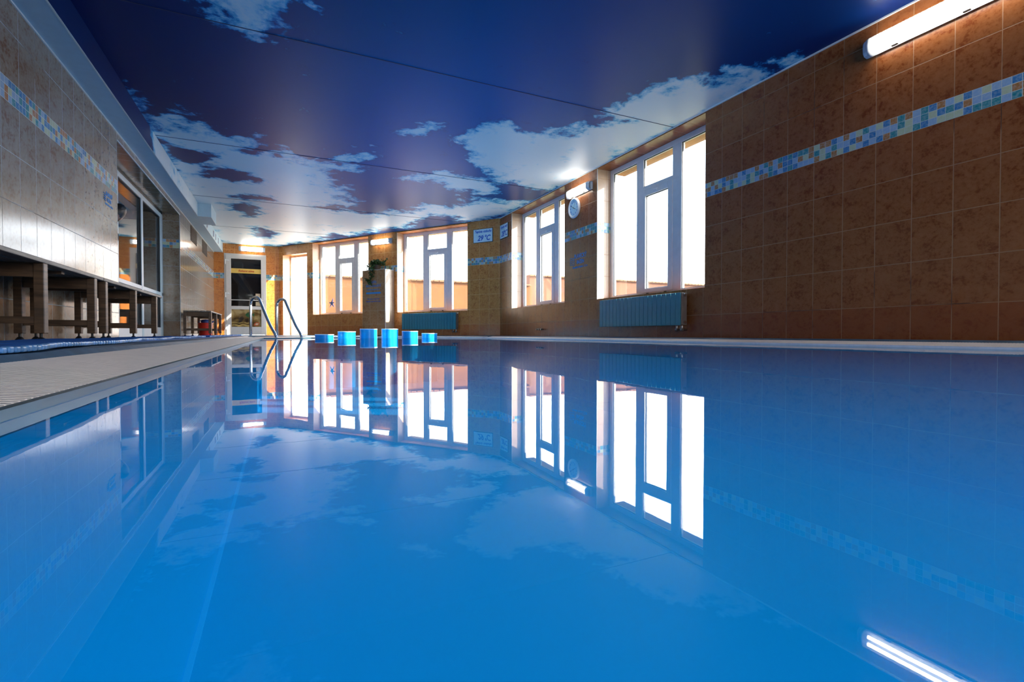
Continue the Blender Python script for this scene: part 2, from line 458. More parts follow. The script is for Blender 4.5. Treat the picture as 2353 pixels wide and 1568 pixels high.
inner, gout, din = outline(0), outline(.235), outline(.26)
room = [(UR+.2, VN-.2), (UR+.2, VB+.1), (.1, VF+.3), (UL-.2, VF+.3), (UL-.2, VN-.2)]
b = MB(); bm = b.b
P1 = [bm.verts.new((x, y, 0)) for x, y in room]; P2 = [bm.verts.new((x, y, 0)) for x, y in din]
P3 = [bm.verts.new((x, y, -.018)) for x, y in gout]; P4 = [bm.verts.new((x, y, -.12)) for x, y in gout]
P5 = [bm.verts.new((x, y, -.12)) for x, y in outline(.01)]
for A, B_ in ((P2, P3), (P3, P4), (P4, P5)):
    for i in range(5): bm.faces.new((A[i], A[(i+1) % 5], B_[(i+1) % 5], B_[i]))
for i in range(5): bm.faces.new((P1[i], P1[(i+1) % 5], P2[(i+1) % 5], P2[i]))
o = b.build('floor', M['deck']); o['kind'] = 'structure'
# pool tank
b = MB(); bm = b.b
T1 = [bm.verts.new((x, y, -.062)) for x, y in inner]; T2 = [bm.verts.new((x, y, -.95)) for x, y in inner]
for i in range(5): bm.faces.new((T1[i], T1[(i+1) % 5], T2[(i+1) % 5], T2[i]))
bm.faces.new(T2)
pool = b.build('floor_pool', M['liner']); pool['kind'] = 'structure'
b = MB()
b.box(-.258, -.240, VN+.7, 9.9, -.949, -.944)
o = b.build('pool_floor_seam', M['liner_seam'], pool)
# water: one still surface, finer near the ladder is not needed
b = MB(); b.b.faces.new([b.b.verts.new((x, y, ZW)) for x, y in outline(-.001)])
wat = b.build('pool_water', M['water'])
tag(wat, 'still blue pool water mirroring the sky-printed ceiling', 'water')
# steel lip on the bench side and by the ladder, cream edge elsewhere
b = MB(); bs = b; bc = MB()
for i in range(5):
    b = bs if i in (2, 3) else bc
    a, c = Vector(inner[i]), Vector(inner[(i+1) % 5]); d = (c-a).normalized(); n = Vector((d.y, -d.x))
    cen = Vector((1.8, 5));  n = n if (a-cen).dot(n) > 0 else -n
    q = [(*(a), -.062), (*(c), -.062), (*(c), -.033), (*(a), -.033)]
    A0, C0 = a, c; A1, C1 = a + n*.012, c + n*.012
    b.quad((*A0, -.062), (*C0, -.062), (*C0, -.034), (*A0, -.034))
    b.quad((*A0, -.034), (*C0, -.034), (*C1, -.034), (*A1, -.034))
    b.quad((*A1, -.034), (*C1, -.034), (*C1, -.062), (*A1, -.062))
bc.build('trim_10', M['grate'])['kind'] = 'structure'
lip = bs.build('trim_6', M['steel']); lip['kind'] = 'structure'
# overflow grate: bars and cross rods
b = MB(); b2 = MB()
for i in range(5):
    a, c = Vector(inner[i]), Vector(inner[(i+1) % 5]); go, gc = Vector(gout[i]), Vector(gout[(i+1) % 5])
    if i == 4: pass
    L = (c-a).length; d = (c-a).normalized(); n = Vector((d.y, -d.x)); cen = Vector((1.8, 5))
    n = n if (a-cen).dot(n) > 0 else -n
    Mx = Matrix(((d.x, n.x, 0, a.x), (d.y, n.y, 0, a.y), (0, 0, 1, 0), (0, 0, 0, 1)))
    shear = Matrix.Identity(4); shear[2][1] = .095     # falls gently towards the water
    k = 0; pitch = .0165
    for k in range(int(L/pitch)):
        x = k*pitch
        b.box(x, x+.0110, .014, .232, -.040, -.0345, M=Mx @ shear)
    for y in [.03+.0255*j for j in range(8)]:
        b2.box(0, L, y, y+.012, -.040, -.0356, M=Mx @ shear)
for i in range(5):
    a, c = Vector(inner[i]), Vector(inner[(i+1) % 5]); L = (c-a).length; d = (c-a).normalized(); n = Vector((d.y, -d.x)); n = n if (a-Vector((1.8, 5))).dot(n) > 0 else -n
    Mx = Matrix(((d.x, n.x, 0, a.x), (d.y, n.y, 0, a.y), (0, 0, 1, 0), (0, 0, 0, 1))); b2.box(0, L, .013, .233, -.046, -.0372, M=Mx @ shear)
gr = thing('overflow_grate', 'cream slotted overflow grate running along the pool edge', 'grate', kind='structure')
b.build('grate_bars', M['grate'], gr); b2.build('grate_rods', M['grate'], gr)

# ceiling film --------------------------------------------------------------
CLOUDS = [(0.1,[(-0.57,4.33),(-0.47,4.44),(-0.34,4.54),(-0.15,4.57),(0.02,4.51),(0.06,4.38),(-0.01,4.26),(0.07,4.12),(0.08,3.98),(0.26,2.81),(-0.47,3.27),(-0.58,4.24)]),
(0.14,[(-1.41,6.22),(-1.33,6.47),(-1.25,6.74),(-1.05,6.65),(-0.92,6.88),(-0.66,6.89),(-0.58,7.04),(-0.32,7.1),(-0.26,7.48),(0.11,7.39),(0.22,7.49),(0.54,7.61),(0.56,7.33),(0.8,7.07),(0.97,7.14),(0.84,7.39),(0.65,7.55),(0.98,7.6),(1.06,7.78),(0.83,7.89),(0.67,8.03),(0.72,8.36),(0.86,8.8),(1.12,9.26),(1.23,9.86),(0.97,9.98),(0.8,10.35),(1.26,10.4),(1.69,10.44),(2.1,10.09),(2.64,11.06),(0.83,14.36),(-0.01,15.57),(-1.52,15.68),(-1.76,12.43),(-1.57,7.85)]),
(0.1,[(0.93,6.8),(1.01,6.75),(1.15,6.91),(1.14,7.13),(0.99,6.98)]),
(0.09,[(2.08,6.01),(2.08,5.68),(2.2,5.51),(2.36,5.34),(2.51,5.31),(2.9,5.27),(3.19,5.16),(3.38,4.97),(3.49,4.77),(3.55,4.69),(3.34,4.59),(3.26,4.51),(3.27,4.4),(3.27,4.17),(3.35,4.06),(3.35,3.88),(3.48,3.83),(3.56,3.93),(3.59,3.77),(3.66,3.61),(3.81,3.53),(3.85,3.37),(3.95,3.26),(4.06,3.16),(4.12,3.07),(4.2,2.98),(4.39,3.73),(4.39,4.2),(4.41,6.28),(4.33,7.17),(4.23,7.5),(3.69,7.47),(3.27,7.41),(3.01,7.16),(2.77,6.93),(2.5,6.75),(2.4,6.5),(2.19,6.33)]),
(0.1,[(1.71,7.89),(2.01,7.36),(2.29,7.18),(2.57,7.3),(2.79,7.38),(3.04,7.39),(3.31,7.57),(3.49,7.97),(3.29,8.15),(3.01,8.13),(2.88,8.34),(2.54,8.12),(2.51,7.84),(2.19,7.71),(1.97,7.87)]),
(0.16,[(2.39,9.72),(2.69,9.18),(3.08,8.93),(3.17,8.58),(3.68,8.41),(4.18,8.27),(4.33,9.16),(4.23,9.76),(3.63,10.36),(3.3,10.06),(2.88,10.26),(2.73,10.64),(2.69,11.28),(2.0,12.42),(1.33,10.99),(1.69,10.44),(2.1,10.09)]),
(0.07,[(1.37,6.04),(1.54,5.72),(1.78,5.69),(1.66,5.9),(1.52,6.01)])]
HOLES = [(0.1,[(-1.37,7.75),(-1.13,7.72),(-1.0,7.83),(-0.82,8.01),(-0.96,8.37),(-1.13,8.45),(-1.33,8.35),(-1.4,8.19)]),
(0.12,[(-1.16,9.02),(-0.87,8.39),(-0.7,8.45),(-0.48,8.57),(-0.25,8.93),(-0.51,9.13),(-0.64,9.24),(-0.88,9.18)]),
(0.08,[(-0.44,7.53),(-0.34,7.52),(-0.26,7.6),(-0.28,7.72),(-0.42,7.68)]),
(0.08,[(-0.16,7.45),(0.08,7.44),(0.08,7.7),(-0.08,7.7)]),
(0.12,[(-0.78,10.18),(-0.56,9.95),(-0.14,9.94),(-0.11,10.22),(-0.58,10.37)]),
(0.16,[(-0.89,10.79),(-0.59,10.58),(-0.39,10.87),(-0.39,11.46),(-0.59,11.89),(-0.71,11.33)]),
(0.16,[(-0.59,13.19),(-0.37,12.82),(-0.09,13.57),(-0.16,14.16),(-0.51,14.07)]),
(0.06,[(-1.43,7.47),(-1.29,7.71),(-1.38,7.85)]),
(0.08,[(2.43,6.94),(2.82,7.13),(3.04,7.32),(2.71,7.23),(2.51,7.19)]),
(0.14,[(2.65,10.5),(2.97,10.13),(3.49,10.02),(3.56,10.44),(2.91,11.13)]),
(0.14,[(0.99,13.49),(1.25,12.94),(1.58,13.09),(1.32,13.66)])]
def sdist(P, X, Y):
    """signed distance to polygon, positive inside"""
    n = len(P); D = np.full(X.shape, 1e9); ins = np.zeros(X.shape, bool)
    for i in range(n):
        x0, y0 = P[i]; x1, y1 = P[(i+1) % n]
        ex, ey = x1-x0, y1-y0; t = np.clip(((X-x0)*ex+(Y-y0)*ey)/(ex*ex+ey*ey+1e-12), 0, 1)
        D = np.minimum(D, np.hypot(X-x0-t*ex, Y-y0-t*ey))
        if y0 != y1:
            cr = ((y0 > Y) != (y1 > Y)) & (X < (x1-x0)*(Y-y0)/(y1-y0)+x0); ins ^= cr
    return np.where(ins, D, -D)
def cloud_density(X, Y):
    D = np.full(X.shape, -1.5)
    for s, P in CLOUDS: D = np.maximum(D, np.clip(sdist(P, X, Y)/(s*2.0), -1.6, 1.6))
    for s, P in HOLES: D = np.minimum(D, np.clip(-sdist(P, X, Y)/(s*1.2)+.15, -1.3, 1.6))
    return D
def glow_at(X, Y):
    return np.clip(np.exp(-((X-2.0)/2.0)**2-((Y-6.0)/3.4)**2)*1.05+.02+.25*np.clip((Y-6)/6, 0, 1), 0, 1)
def put_attr(o, name, vals):
    a = o.data.attributes.new(name, 'FLOAT', 'POINT'); a.data.foreach_set('value', np.asarray(vals, dtype=np.float32))
step = .04
us = np.arange(UL-.02, UR+.06, step); vs = np.arange(VN-.05, VF+.1, step)
X, Y = np.meshgrid(us, vs, indexing='ij')
nv = len(vs); verts = [(float(x), float(y), ZC) for x, y in zip(X.ravel(), Y.ravel())]
faces = []
for i in range(len(us)-1):
    for j in range(nv-1):
        cx, cy = us[i]+step/2, vs[j]+step/2
        if (cx*5.86+(cy-VF)*4.262)/DL > .12: continue
        faces.append((i*nv+j, i*nv+j+1, (i+1)*nv+j+1, (i+1)*nv+j))
me = bpy.data.meshes.new('ceiling'); me.from_pydata(verts, [], faces); me.materials.append(M['film'])
ceil = bpy.data.objects.new('ceiling', me); C.objects.link(ceil); ceil['kind'] = 'structure'
put_attr(ceil, 'cloud', cloud_density(X.ravel(), Y.ravel())); put_attr(ceil, 'glow', glow_at(X.ravel(), Y.ravel()))
# roof slab above the film keeps daylight out
o = MB().prism([(UR+.29, VN-.3), (UR+.29, VB+.1), (.3, VF+.3), (UL-.3, VF+.3), (UL-.3, VN-.3)], ZC+.01, ZC+.2).build('ceiling_slab', M['bounce_tinted_paint']); o['kind'] = 'structure'
seam = simple('film_seam', (.01, .02, .08), .5)
b = MB()
for y, x1 in ((4.55, UR), (7.45, UR), (10.37, 3.75), (13.1, 1.7)):
    b.box(-1.38, x1, y-.003, y+.003, ZC-.004, ZC+.001)
o = b.build('trim_7', seam); o['kind'] = 'structure'

# boxed duct along the left wall ---------------------------------------------
UF = -1.38
b = MB()
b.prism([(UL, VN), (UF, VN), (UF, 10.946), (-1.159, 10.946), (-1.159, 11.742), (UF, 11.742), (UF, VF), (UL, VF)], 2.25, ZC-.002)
duct = b.build('trim_8', M['bounce_tinted_paint']); duct['kind'] = 'structure'
b = MB(); b.box(UF-.006, UF+.004, VN, 10.946, 2.245, 2.252); b.box(UF, UF+.003, 11.742, VF, 2.245, 2.252)
b.box(-1.160, -1.156, 10.946, 11.742, 2.245, 2.252)
trim(9, b)
# printed film carried down the duct face
ys = np.arange(VN, 10.94, .04); zs = np.linspace(2.256, ZC-.003, 8)
Yf, Zf = np.meshgrid(ys, zs, indexing='ij'); nz = len(zs)
me = bpy.data.meshes.new('duct_film')
me.from_pydata([(UF+.004, float(y), float(z)) for y, z in zip(Yf.ravel(), Zf.ravel())], [],
               [(i*nz+j, (i+1)*nz+j, (i+1)*nz+j+1, i*nz+j+1) for i in range(len(ys)-1) for j in range(nz-1)])
me.materials.append(M['film']); o = bpy.data.objects.new('duct_film', me); C.objects.link(o); o.parent = duct
cd = np.clip((Yf.ravel()-7.15-.5*(ZC-Zf.ravel()))/.25, -1.4, 1.3)
put_attr(o, 'cloud', cd); put_attr(o, 'glow', np.full(len(cd), .12))
# slots in the duct face, square vents in the wall below it
slot = simple('slot_grey', (.16, .20, .30), .6)
for i, (y0, y1) in enumerate(((12.2, 12.35), (13.3, 13.5), (13.75, 13.9), (14.3, 14.45))):
    v = thing('duct_slot', 'narrow grey air slot in the duct face, ' + ('first', 'second', 'third', 'last')[i] + ' of four towards the end door', 'air slot', (UF, y0, 2.28), group='air slots in the duct face')
    MB().box(0, .006, 0, y1-y0, 0, .17).build('frame', M['trim_white'], v)
    MB().box(.004, .008, .02, y1-y0-.02, .015, .155).build('slot', slot, v)
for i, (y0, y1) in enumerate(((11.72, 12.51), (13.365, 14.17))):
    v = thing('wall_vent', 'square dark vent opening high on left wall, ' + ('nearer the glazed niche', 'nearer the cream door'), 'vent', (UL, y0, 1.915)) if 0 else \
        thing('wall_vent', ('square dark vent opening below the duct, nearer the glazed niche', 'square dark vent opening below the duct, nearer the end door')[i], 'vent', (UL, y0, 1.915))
    L = y1-y0
    MB().box(0, .004, 0, L, 0, .30).build('opening', simple('vent_shade', (.035, .018, .010), .8), v)  # flat dark sheet painted in place of the vent's shaded depth
    b = MB()
    for k in range(7): b.box(.003, .009, .02, L-.02, .02+k*.04, .026+k*.04)
    b.build('louvre', simple('vent_louvre', (.05, .028, .016), .6), v)

# ------------------------------------------------------------------ windows
def make_window(n, loc, rotz):
    w = thing('window_%d' % n, None, None, loc, rotz, kind='structure')
    y0, y1 = .235, .295
    f = MB()
    f.box(0, .068, y0, y1, 0, 1.92, .004); f.box(1.982, 2.05, y0, y1, 0, 1.92, .004)
    f.box(.068, 1.982, y0, y1, 0, .045, .004); f.box(.068, 1.982, y0, y1, 1.852, 1.92, .004)
    f.build('window_frame', M['pvc'], w)
    MB().box(.602, .742, y0, y1, .045, 1.852, .004).build('mullion', M['pvc'], w)
    MB().box(1.296, 1.448, y0, y1, .045, 1.852, .004).build('mullion', M['pvc'], w)
    MB().box(.742, 1.296, y0, y1, 1.43, 1.485, .004).build('transom', M['pvc'], w)
    s = MB(); yf = y0-.012
    s.box(.735, .795, yf, y1-.01, .04, 1.43, .004); s.box(1.225, 1.302, yf, y1-.01, .04, 1.43, .004)
    s.box(.795, 1.225, yf, y1-.01, .04, .098, .004); s.box(.795, 1.225, yf, y1-.01, 1.35, 1.43, .004)
    sash = s.build('sash', M['pvc'], w)
    h = MB(); h.cyl((1.03, yf-.01, 1.395), .02, .02, 'y', 16); h.box(.985, 1.075, yf-.03, yf-.018, 1.386, 1.404, .004)
    h.build('handle', M['pvc'], sash, 40)
    b = MB(); b.box(.83, .87, yf-.008, yf, .018, .036); b.box(1.17, 1.21, yf-.008, yf, .018, .036); b.build('catch', M['black'], sash)
    rects = ((.068, .602, .045, 1.852), (.742, 1.296, 1.485, 1.852), (.795, 1.225, .098, 1.35), (1.448, 1.982, .045, 1.852))
    for x0, x1, z0, z1 in rects:
        g = MB().box(x0, x1, y0+.03, y0+.034, z0, z1).build('pane', M['pane'], w)
        k = MB(); e = .007
        k.box(x0, x0+e, y0+.012, y0+.028, z0, z1); k.box(x1-e, x1, y0+.012, y0+.028, z0, z1)
        k.box(x0, x1, y0+.012, y0+.028, z0, z0+e); k.box(x0, x1, y0+.012, y0+.028, z1-e, z1)
        k.build('gasket', M['gasket'], g)
    return w
make_window(1, (UR, -W4[0], WZ0), RZ_R)
make_window(2, (UR, -W3[0], WZ0), RZ_R)
make_window(3, onD(W2[0], 0, WZ0), RZ_D)
make_window(4, onD(W1[0], 0, WZ0), RZ_D)

make_window(6, (1.9, VN, WZ0), RZ_B); make_window(7, (4.1, VN, WZ0), RZ_B)  # added windows, out of view, letting in light for the near deck
# starfish sticker on the left pane of the farthest window
sf = MB(); pts = []
arms = [(70, .125), (10, .10), (-50, .13), (-125, .13), (172, .105)]
for k in range(5):
    a, L = arms[k]; a2 = arms[(k+1) % 5][0]; a = math.radians(a); mid = a-math.radians(((math.degrees(a)-a2) % 360)/2)
    pts += [(L*math.cos(a), L*math.sin(a)), (.034*math.cos(mid), .034*math.sin(mid))]
Rm = Matrix.Rotation(PI/2, 4, 'X')
sf.prism(pts[::-1], 0, .003, Rm)
p = onD(1.83, -.255, .865)
st = sf.build('starfish_sticker', simple('blue_film', (.0, .10, .45), .4), loc=p, rotz=RZ_D); st.scale = (1.15, 1, 1.2)
tag(st, 'blue starfish sticker on the window between doorway and pillar', 'sticker')

# niche glazing in the left wall --------------------------------------------
w = thing('window_5', None, None, (UL, 0, 0), RZ_L, kind='structure')
y0, y1 = .254, .30
f = MB()
for a, c in ((7.80, 7.87), (9.04, 9.14), (10.33, 10.42)):
    f.box(a, c, y0, y1, .0, 2.13, .003)
f.box(7.80, 10.42, y0+.003, y1, 2.06, 2.13, .003); f.box(7.80, 10.52, y0+.003, y1, .705, .76, .003)
f.box(10.42, 10.519, y0+.003, y1, 0, 2.16)
f.build('window_frame', simple('pale_blue_frame', (.55, .68, .74), .3, var=.03), w)
b = MB(); b.box(7.87, 9.04, y0+.004, y1, 0, .15); b.box(9.14, 10.33, y0+.004, y1, 0, .15)
b.build('sill_panel', M['pvc'], w)
b = MB(); b.box(6.765, 10.52, y0+.003, y1, 2.13, 2.16); b.build('head_panel', M['gasket'], w)
for x0, x1 in ((7.87, 9.04), (9.14, 10.33)):
    for z0, z1 in ((.15, .705), (.76, 2.06)):
        g = MB().box(x0, x1, y0+.03, y0+.034, z0, z1).build('pane', M['pane_clear'], w)
        k = MB(); e = .012
        k.box(x0, x0+e, y0+.01, y0+.028, z0, z1); k.box(x1-e, x1, y0+.01, y0+.028, z0, z1); k.box(x0, x1, y0+.01, y0+.028, z1-e, z1)
        k.build('gasket', M['gasket'], g)
# dim room behind the glass
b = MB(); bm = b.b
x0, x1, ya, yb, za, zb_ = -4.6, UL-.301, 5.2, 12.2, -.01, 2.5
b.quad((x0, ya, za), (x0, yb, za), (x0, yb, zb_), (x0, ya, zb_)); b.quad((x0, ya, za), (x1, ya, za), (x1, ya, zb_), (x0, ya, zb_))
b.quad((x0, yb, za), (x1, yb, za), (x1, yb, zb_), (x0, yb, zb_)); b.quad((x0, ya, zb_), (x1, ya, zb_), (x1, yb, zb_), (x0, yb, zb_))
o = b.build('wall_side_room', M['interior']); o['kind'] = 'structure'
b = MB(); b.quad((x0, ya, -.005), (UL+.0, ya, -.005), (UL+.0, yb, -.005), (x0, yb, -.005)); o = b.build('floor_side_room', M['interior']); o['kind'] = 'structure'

# ------------------------------------------------------------------ end door
d = thing('door_1', None, None, (-1.357, VF, 0), 0, kind='structure')
f = MB(); f.box(0, .045, -.01, .08, 0, 2.236, .004); f.box(.985, 1.024, -.01, .08, 0, 2.236, .004); f.box(.045, .985, -.01, .08, 2.20, 2.236, .004)
f.build('door_frame', M['pvc_door'], d)
lf = MB()
lf.box(.045, .165, -.03, .03, .012, 2.20, .004); lf.box(.895, .985, -.03, .03, .012, 2.20, .004)
lf.box(.165, .895, -.03, .03, .012, .228, .004); lf.box(.165, .895, -.03, .03, .71, .80, .004); lf.box(.165, .895, -.03, .03, 2.097, 2.20, .004)
lf.build('door_leaf', M['pvc_door'], d)
dark = newmat('dark_door_glass'); t = NT(dark); t.done(t.bsdf((.012, .010, .009), .03, .6))
dark2 = newmat('lower_door_glass'); t = NT(dark2)
co = t.n('ShaderNodeTexCoord').outputs['Object']; nn = t.noise(co, 4, 3, .5, .5)
t.done(t.bsdf(t.ramp(nn, [(.35, (.03, .015, .008)), (.5, (.22, .13, .04)), (.65, (.50, .36, .16))]), .05, .6))
MB().box(.165, .895, -.004, .004, .80, 2.097).build('pane', dark, d)
MB().box(.165, .895, -.004, .004, .228, .71).build('pane', dark2, d)
MB().tube([(.10, -.03, .965), (.10, -.07, .965), (.93, -.07, .965), (.93, -.03, .965)], .012).build('push_bar', M['pvc_door'], d, 60)
for z in (.23, 1.10, 2.0):
    h = MB(); h.cyl((.03, -.035, z), .013, .13, 'z', 14); h.box(.03, .12, -.042, -.028, z+.02, z+.055, .003); h.build('hinge', M['pvc'], d, 40)

def text_mesh(name, txt, size, mat, loc, rotz, parent=None, shear=0, bold=0, align='CENTER', sx=1):
    cu = bpy.data.curves.new(name, 'FONT'); cu.body = txt; cu.size = size; cu.shear = shear; cu.offset = bold
    cu.align_x = align; cu.extrude = .0008; cu.resolution_u = 3
    tmp = bpy.data.objects.new('tmp', cu); C.objects.link(tmp)
    me = bpy.data.meshes.new_from_object(tmp); bpy.data.objects.remove(tmp)
    me.materials.clear(); me.materials.append(mat)
    o = bpy.data.objects.new(name, me); C.objects.link(o)
    o.rotation_euler = (PI/2, 0, rotz); o.location = loc; o.scale = (sx, 1, 1)
    if parent: o.parent = parent
    return o
sg = thing('door_sign', 'yellow strip with red lettering across the end door glass', 'sign', (-1.357+.165, VF-.006, 1.705))
MB().box(0, .73, -.004, 0, 0, .128).build('sign_strip', M['yellow'], sg)
text_mesh('lettering', 'Relaxní zóna', .075, M['red_ink'], (.365, -.006, .04), 0, sg, .25, .0015)
for nm, x, z, wd, ht, lab in (('paper_notice', -.60, 1.0, .115, .155, 'pale paper notice behind the end door glass above the push bar'), ('paper_notice', -.60, .815, .115, .11, 'pale paper notice behind the end door glass below the push bar')):
    o = MB().box(0, wd, -.002, 0, 0, ht).build(nm, M['paper'], loc=(x, VF-.005, z)); tag(o, lab, 'notice')
# fish and shell stickers on the lower pane
fi = MB(); fp = []
for k in range(24):
    a = 2*PI*k/24; r = 1.0
    fp.append((.085*math.cos(a), .062*math.sin(a)*(1+.15*math.cos(a))))
fi.prism(fp, 0, .003, Rm)
fs = fi.build('fish_sticker', M['fishgreen'], loc=(-.77, VF-.006, .56)); tag(fs, 'green fish sticker on the lower glass of the end door', 'sticker')
MB().prism([(.075, .0), (.14, .055), (.125, .0), (.14, -.055)], 0, .003, Rm).build('tail', M['fishgreen'], fs)
MB().prism([(-.03, .055), (.03, .10), (.05, .05)], 0, .003, Rm).build('fin', M['fishgreen'], fs)
sh = MB(); sh.prism([(-.085, -.04), (-.05, .03), (.0, .05), (.07, .035), (.05, -.03), (.0, -.05)], 0, .003, Rm)
o = sh.build('shell_sticker', M['shell'], loc=(-.575, VF-.006, .31)); tag(o, 'orange shell sticker on the lower glass of the end door', 'sticker')
MB().prism([(-.04, -.025), (-.02, .02), (.045, .02), (.025, -.025)], .003, .005, Rm).build('shell_mouth', M['paper'], o)
wv = MB()
for k in range(14):
    x = .0+k*.03; z = .012*math.sin(k*.9); wv.box(x, x+.032, -.002, 0, z, z+.05)
    wv.box(x, x+.032, -.002, 0, z+.085, z+.11)
o = wv.build('wave_sticker', M['sand'], loc=(-1.185, VF-.006, .245)); tag(o, 'yellow and black wave sticker low on the end door glass', 'sticker')

# doorway in the slanted wall: frame, open leaf
d = thing('door_2', None, None, onD(.16, 0, 0), RZ_D, kind='structure')
f = MB(); f.box(0, .05, .235, .29, 0, 2.2, .004); f.box(.953, 1.003, .235, .29, 0, 2.2, .004); f.box(0, 1.003, .235, .29, 2.2, 2.245, .004)
f.build('door_frame', simple('warm_white_frame', (.80, .72, .62), .4), d)
lf = MB(); Mo = Matrix.Translation((.06, .29, 0)) @ Matrix.Rotation(math.radians(62), 4, 'Z')
lf.box(0, .88, 0, .05, .02, 2.19, .004, Mo); lf.build('door_leaf', M['pvc'], d)

# ------------------------------------------------------------------ tiled pillar with plant
pl = thing('pillar', 'short tiled pillar with blue lettering between the two far windows', 'pillar', onD(3.537, 0, 0), RZ_D)
MB().box(0, .74, -.304, .0, 0, 1.57, .002).build('shaft', M['tile_p'], pl)
b = MB(); b.box(-.002, .742, -.307, .0, 1.57, 1.576); b.box(.736, .744, -.309, -.300, 0, 1.572); b.build('edge_trim', M['trim_white'], pl)
yf = -.3065
text_mesh('lettering', 'BROUZDALIŠTĚ', .074, M['ink2'], (.365, yf, 1.165), 0, pl, 0, .0006, sx=.92)
text_mesh('lettering', 'hloubka bazénu 0,4 m', .048, M['ink2'], (.365, yf, 1.088), 0, pl, 0, .0005, sx=.98)
text_mesh('lettering', 'děti pouze v doprovodu', .040, M['ink'], (.36, yf, .865), 0, pl, 0, .0004)
text_mesh('lettering', 'dospělé zodpovědné osoby', .042, M['ink'], (.36, yf, .805), 0, pl, 0, .0004)
MB().box(.13, .60, yf-.002, yf+.002, .998, 1.04, .001).build('stripe', M['ink2'], pl)
# wave emblem above the lettering
b = MB()
for r in range(3):
    pts_ = [(.27+.19*i/16, yf, 1.262+r*.022+.007*math.sin(i/16*4*PI)) for i in range(17)]
    b.tube(pts_, .0045, 6)
b.build('emblem', M['ink2'], pl)

# trailing ivy in a pot
pt = thing('potted_ivy', 'trailing dark green ivy in a pot on top of the tiled pillar', 'plant', onD(3.537+.33, .16, 1.577), RZ_D)
MB().lathe([(.001, 0), (.06, 0), (.075, .02), (.088, .12), (.094, .125), (.090, .135), (.082, .118), (.0, .115)], 28).build('pot', M['pot'], pt, 40)
MB().cyl((0, 0, .113), .08, .006).build('soil', M['soil'], pt)
sb, lb = MB(), MB()
def leaf(b, p, size):
    R = Matrix.Rotation(random.uniform(0, 6.28), 4, 'Z') @ Matrix.Rotation(random.uniform(-1.1, 1.1), 4, 'X') @ Matrix.Rotation(random.uniform(-.7, .7), 4, 'Y')
    shp = [(0, -.5), (.28, -.42), (.55, -.1), (.3, .05), (.32, .35), (0, .75), (-.32, .35), (-.3, .05), (-.55, -.1), (-.28, -.42)]
    vs_ = [b.b.verts.new(Vector(p) + (R @ Vector((x*size, y*size, .08*size*abs(x))))) for x, y in shp]
    b.b.faces.new(vs_)
def vine(path, n, spread, size):
    sb.tube(path, .0035, 6)
    for k in range(n):
        t_ = random.random()*(len(path)-1); i = int(t_); q = Vector(path[i]).lerp(Vector(path[min(i+1, len(path)-1)]), t_-i)
        leaf(lb, q + Vector([random.gauss(0, spread) for _ in range(3)]), size*random.uniform(.7, 1.25))
for k in range(16):
    a = random.uniform(0, 6.28); r = random.uniform(.08, .20)
    vine([(0, 0, .11), (r*.5*math.cos(a), r*.3*math.sin(a), .2), (r*math.cos(a), r*.6*math.sin(a), random.uniform(.14, .25))], 24, .026, .042)
for dx, dz in ((-.27, .05), (-.30, .13), (-.24, .0)):
    vine([(0, 0, .12), (-.12, -.05, .19), (dx, -.10, dz)], 26, .022, .038)
for dx, dz in ((.38, .24), (.33, .20), (.47, .04), (.28, .10)):
    vine([(0, 0, .12), (.16, -.02, .16), (.27, -.05, .13), (dx, -.07, dz)], 30, .020, .038)
vine([(-.05, -.05, .12), (-.04, -.13, .08), (-.05, -.175, -.02), (-.03, -.18, -.16), (-.05, -.18, -.30), (-.02, -.18, -.345)], 110, .030, .042)
vine([(0, -.05, .12), (.02, -.14, .06), (.05, -.175, -.05), (.03, -.18, -.13), (-.02, -.18, -.24)], 60, .024, .038)
vine([(-.05, -.17, -.26), (-.15, -.18, -.25), (-.21, -.18, -.19)], 34, .018, .036)
sb.build('stem', M['stem'], pt); lb.build('foliage', M['leaf'], pt)

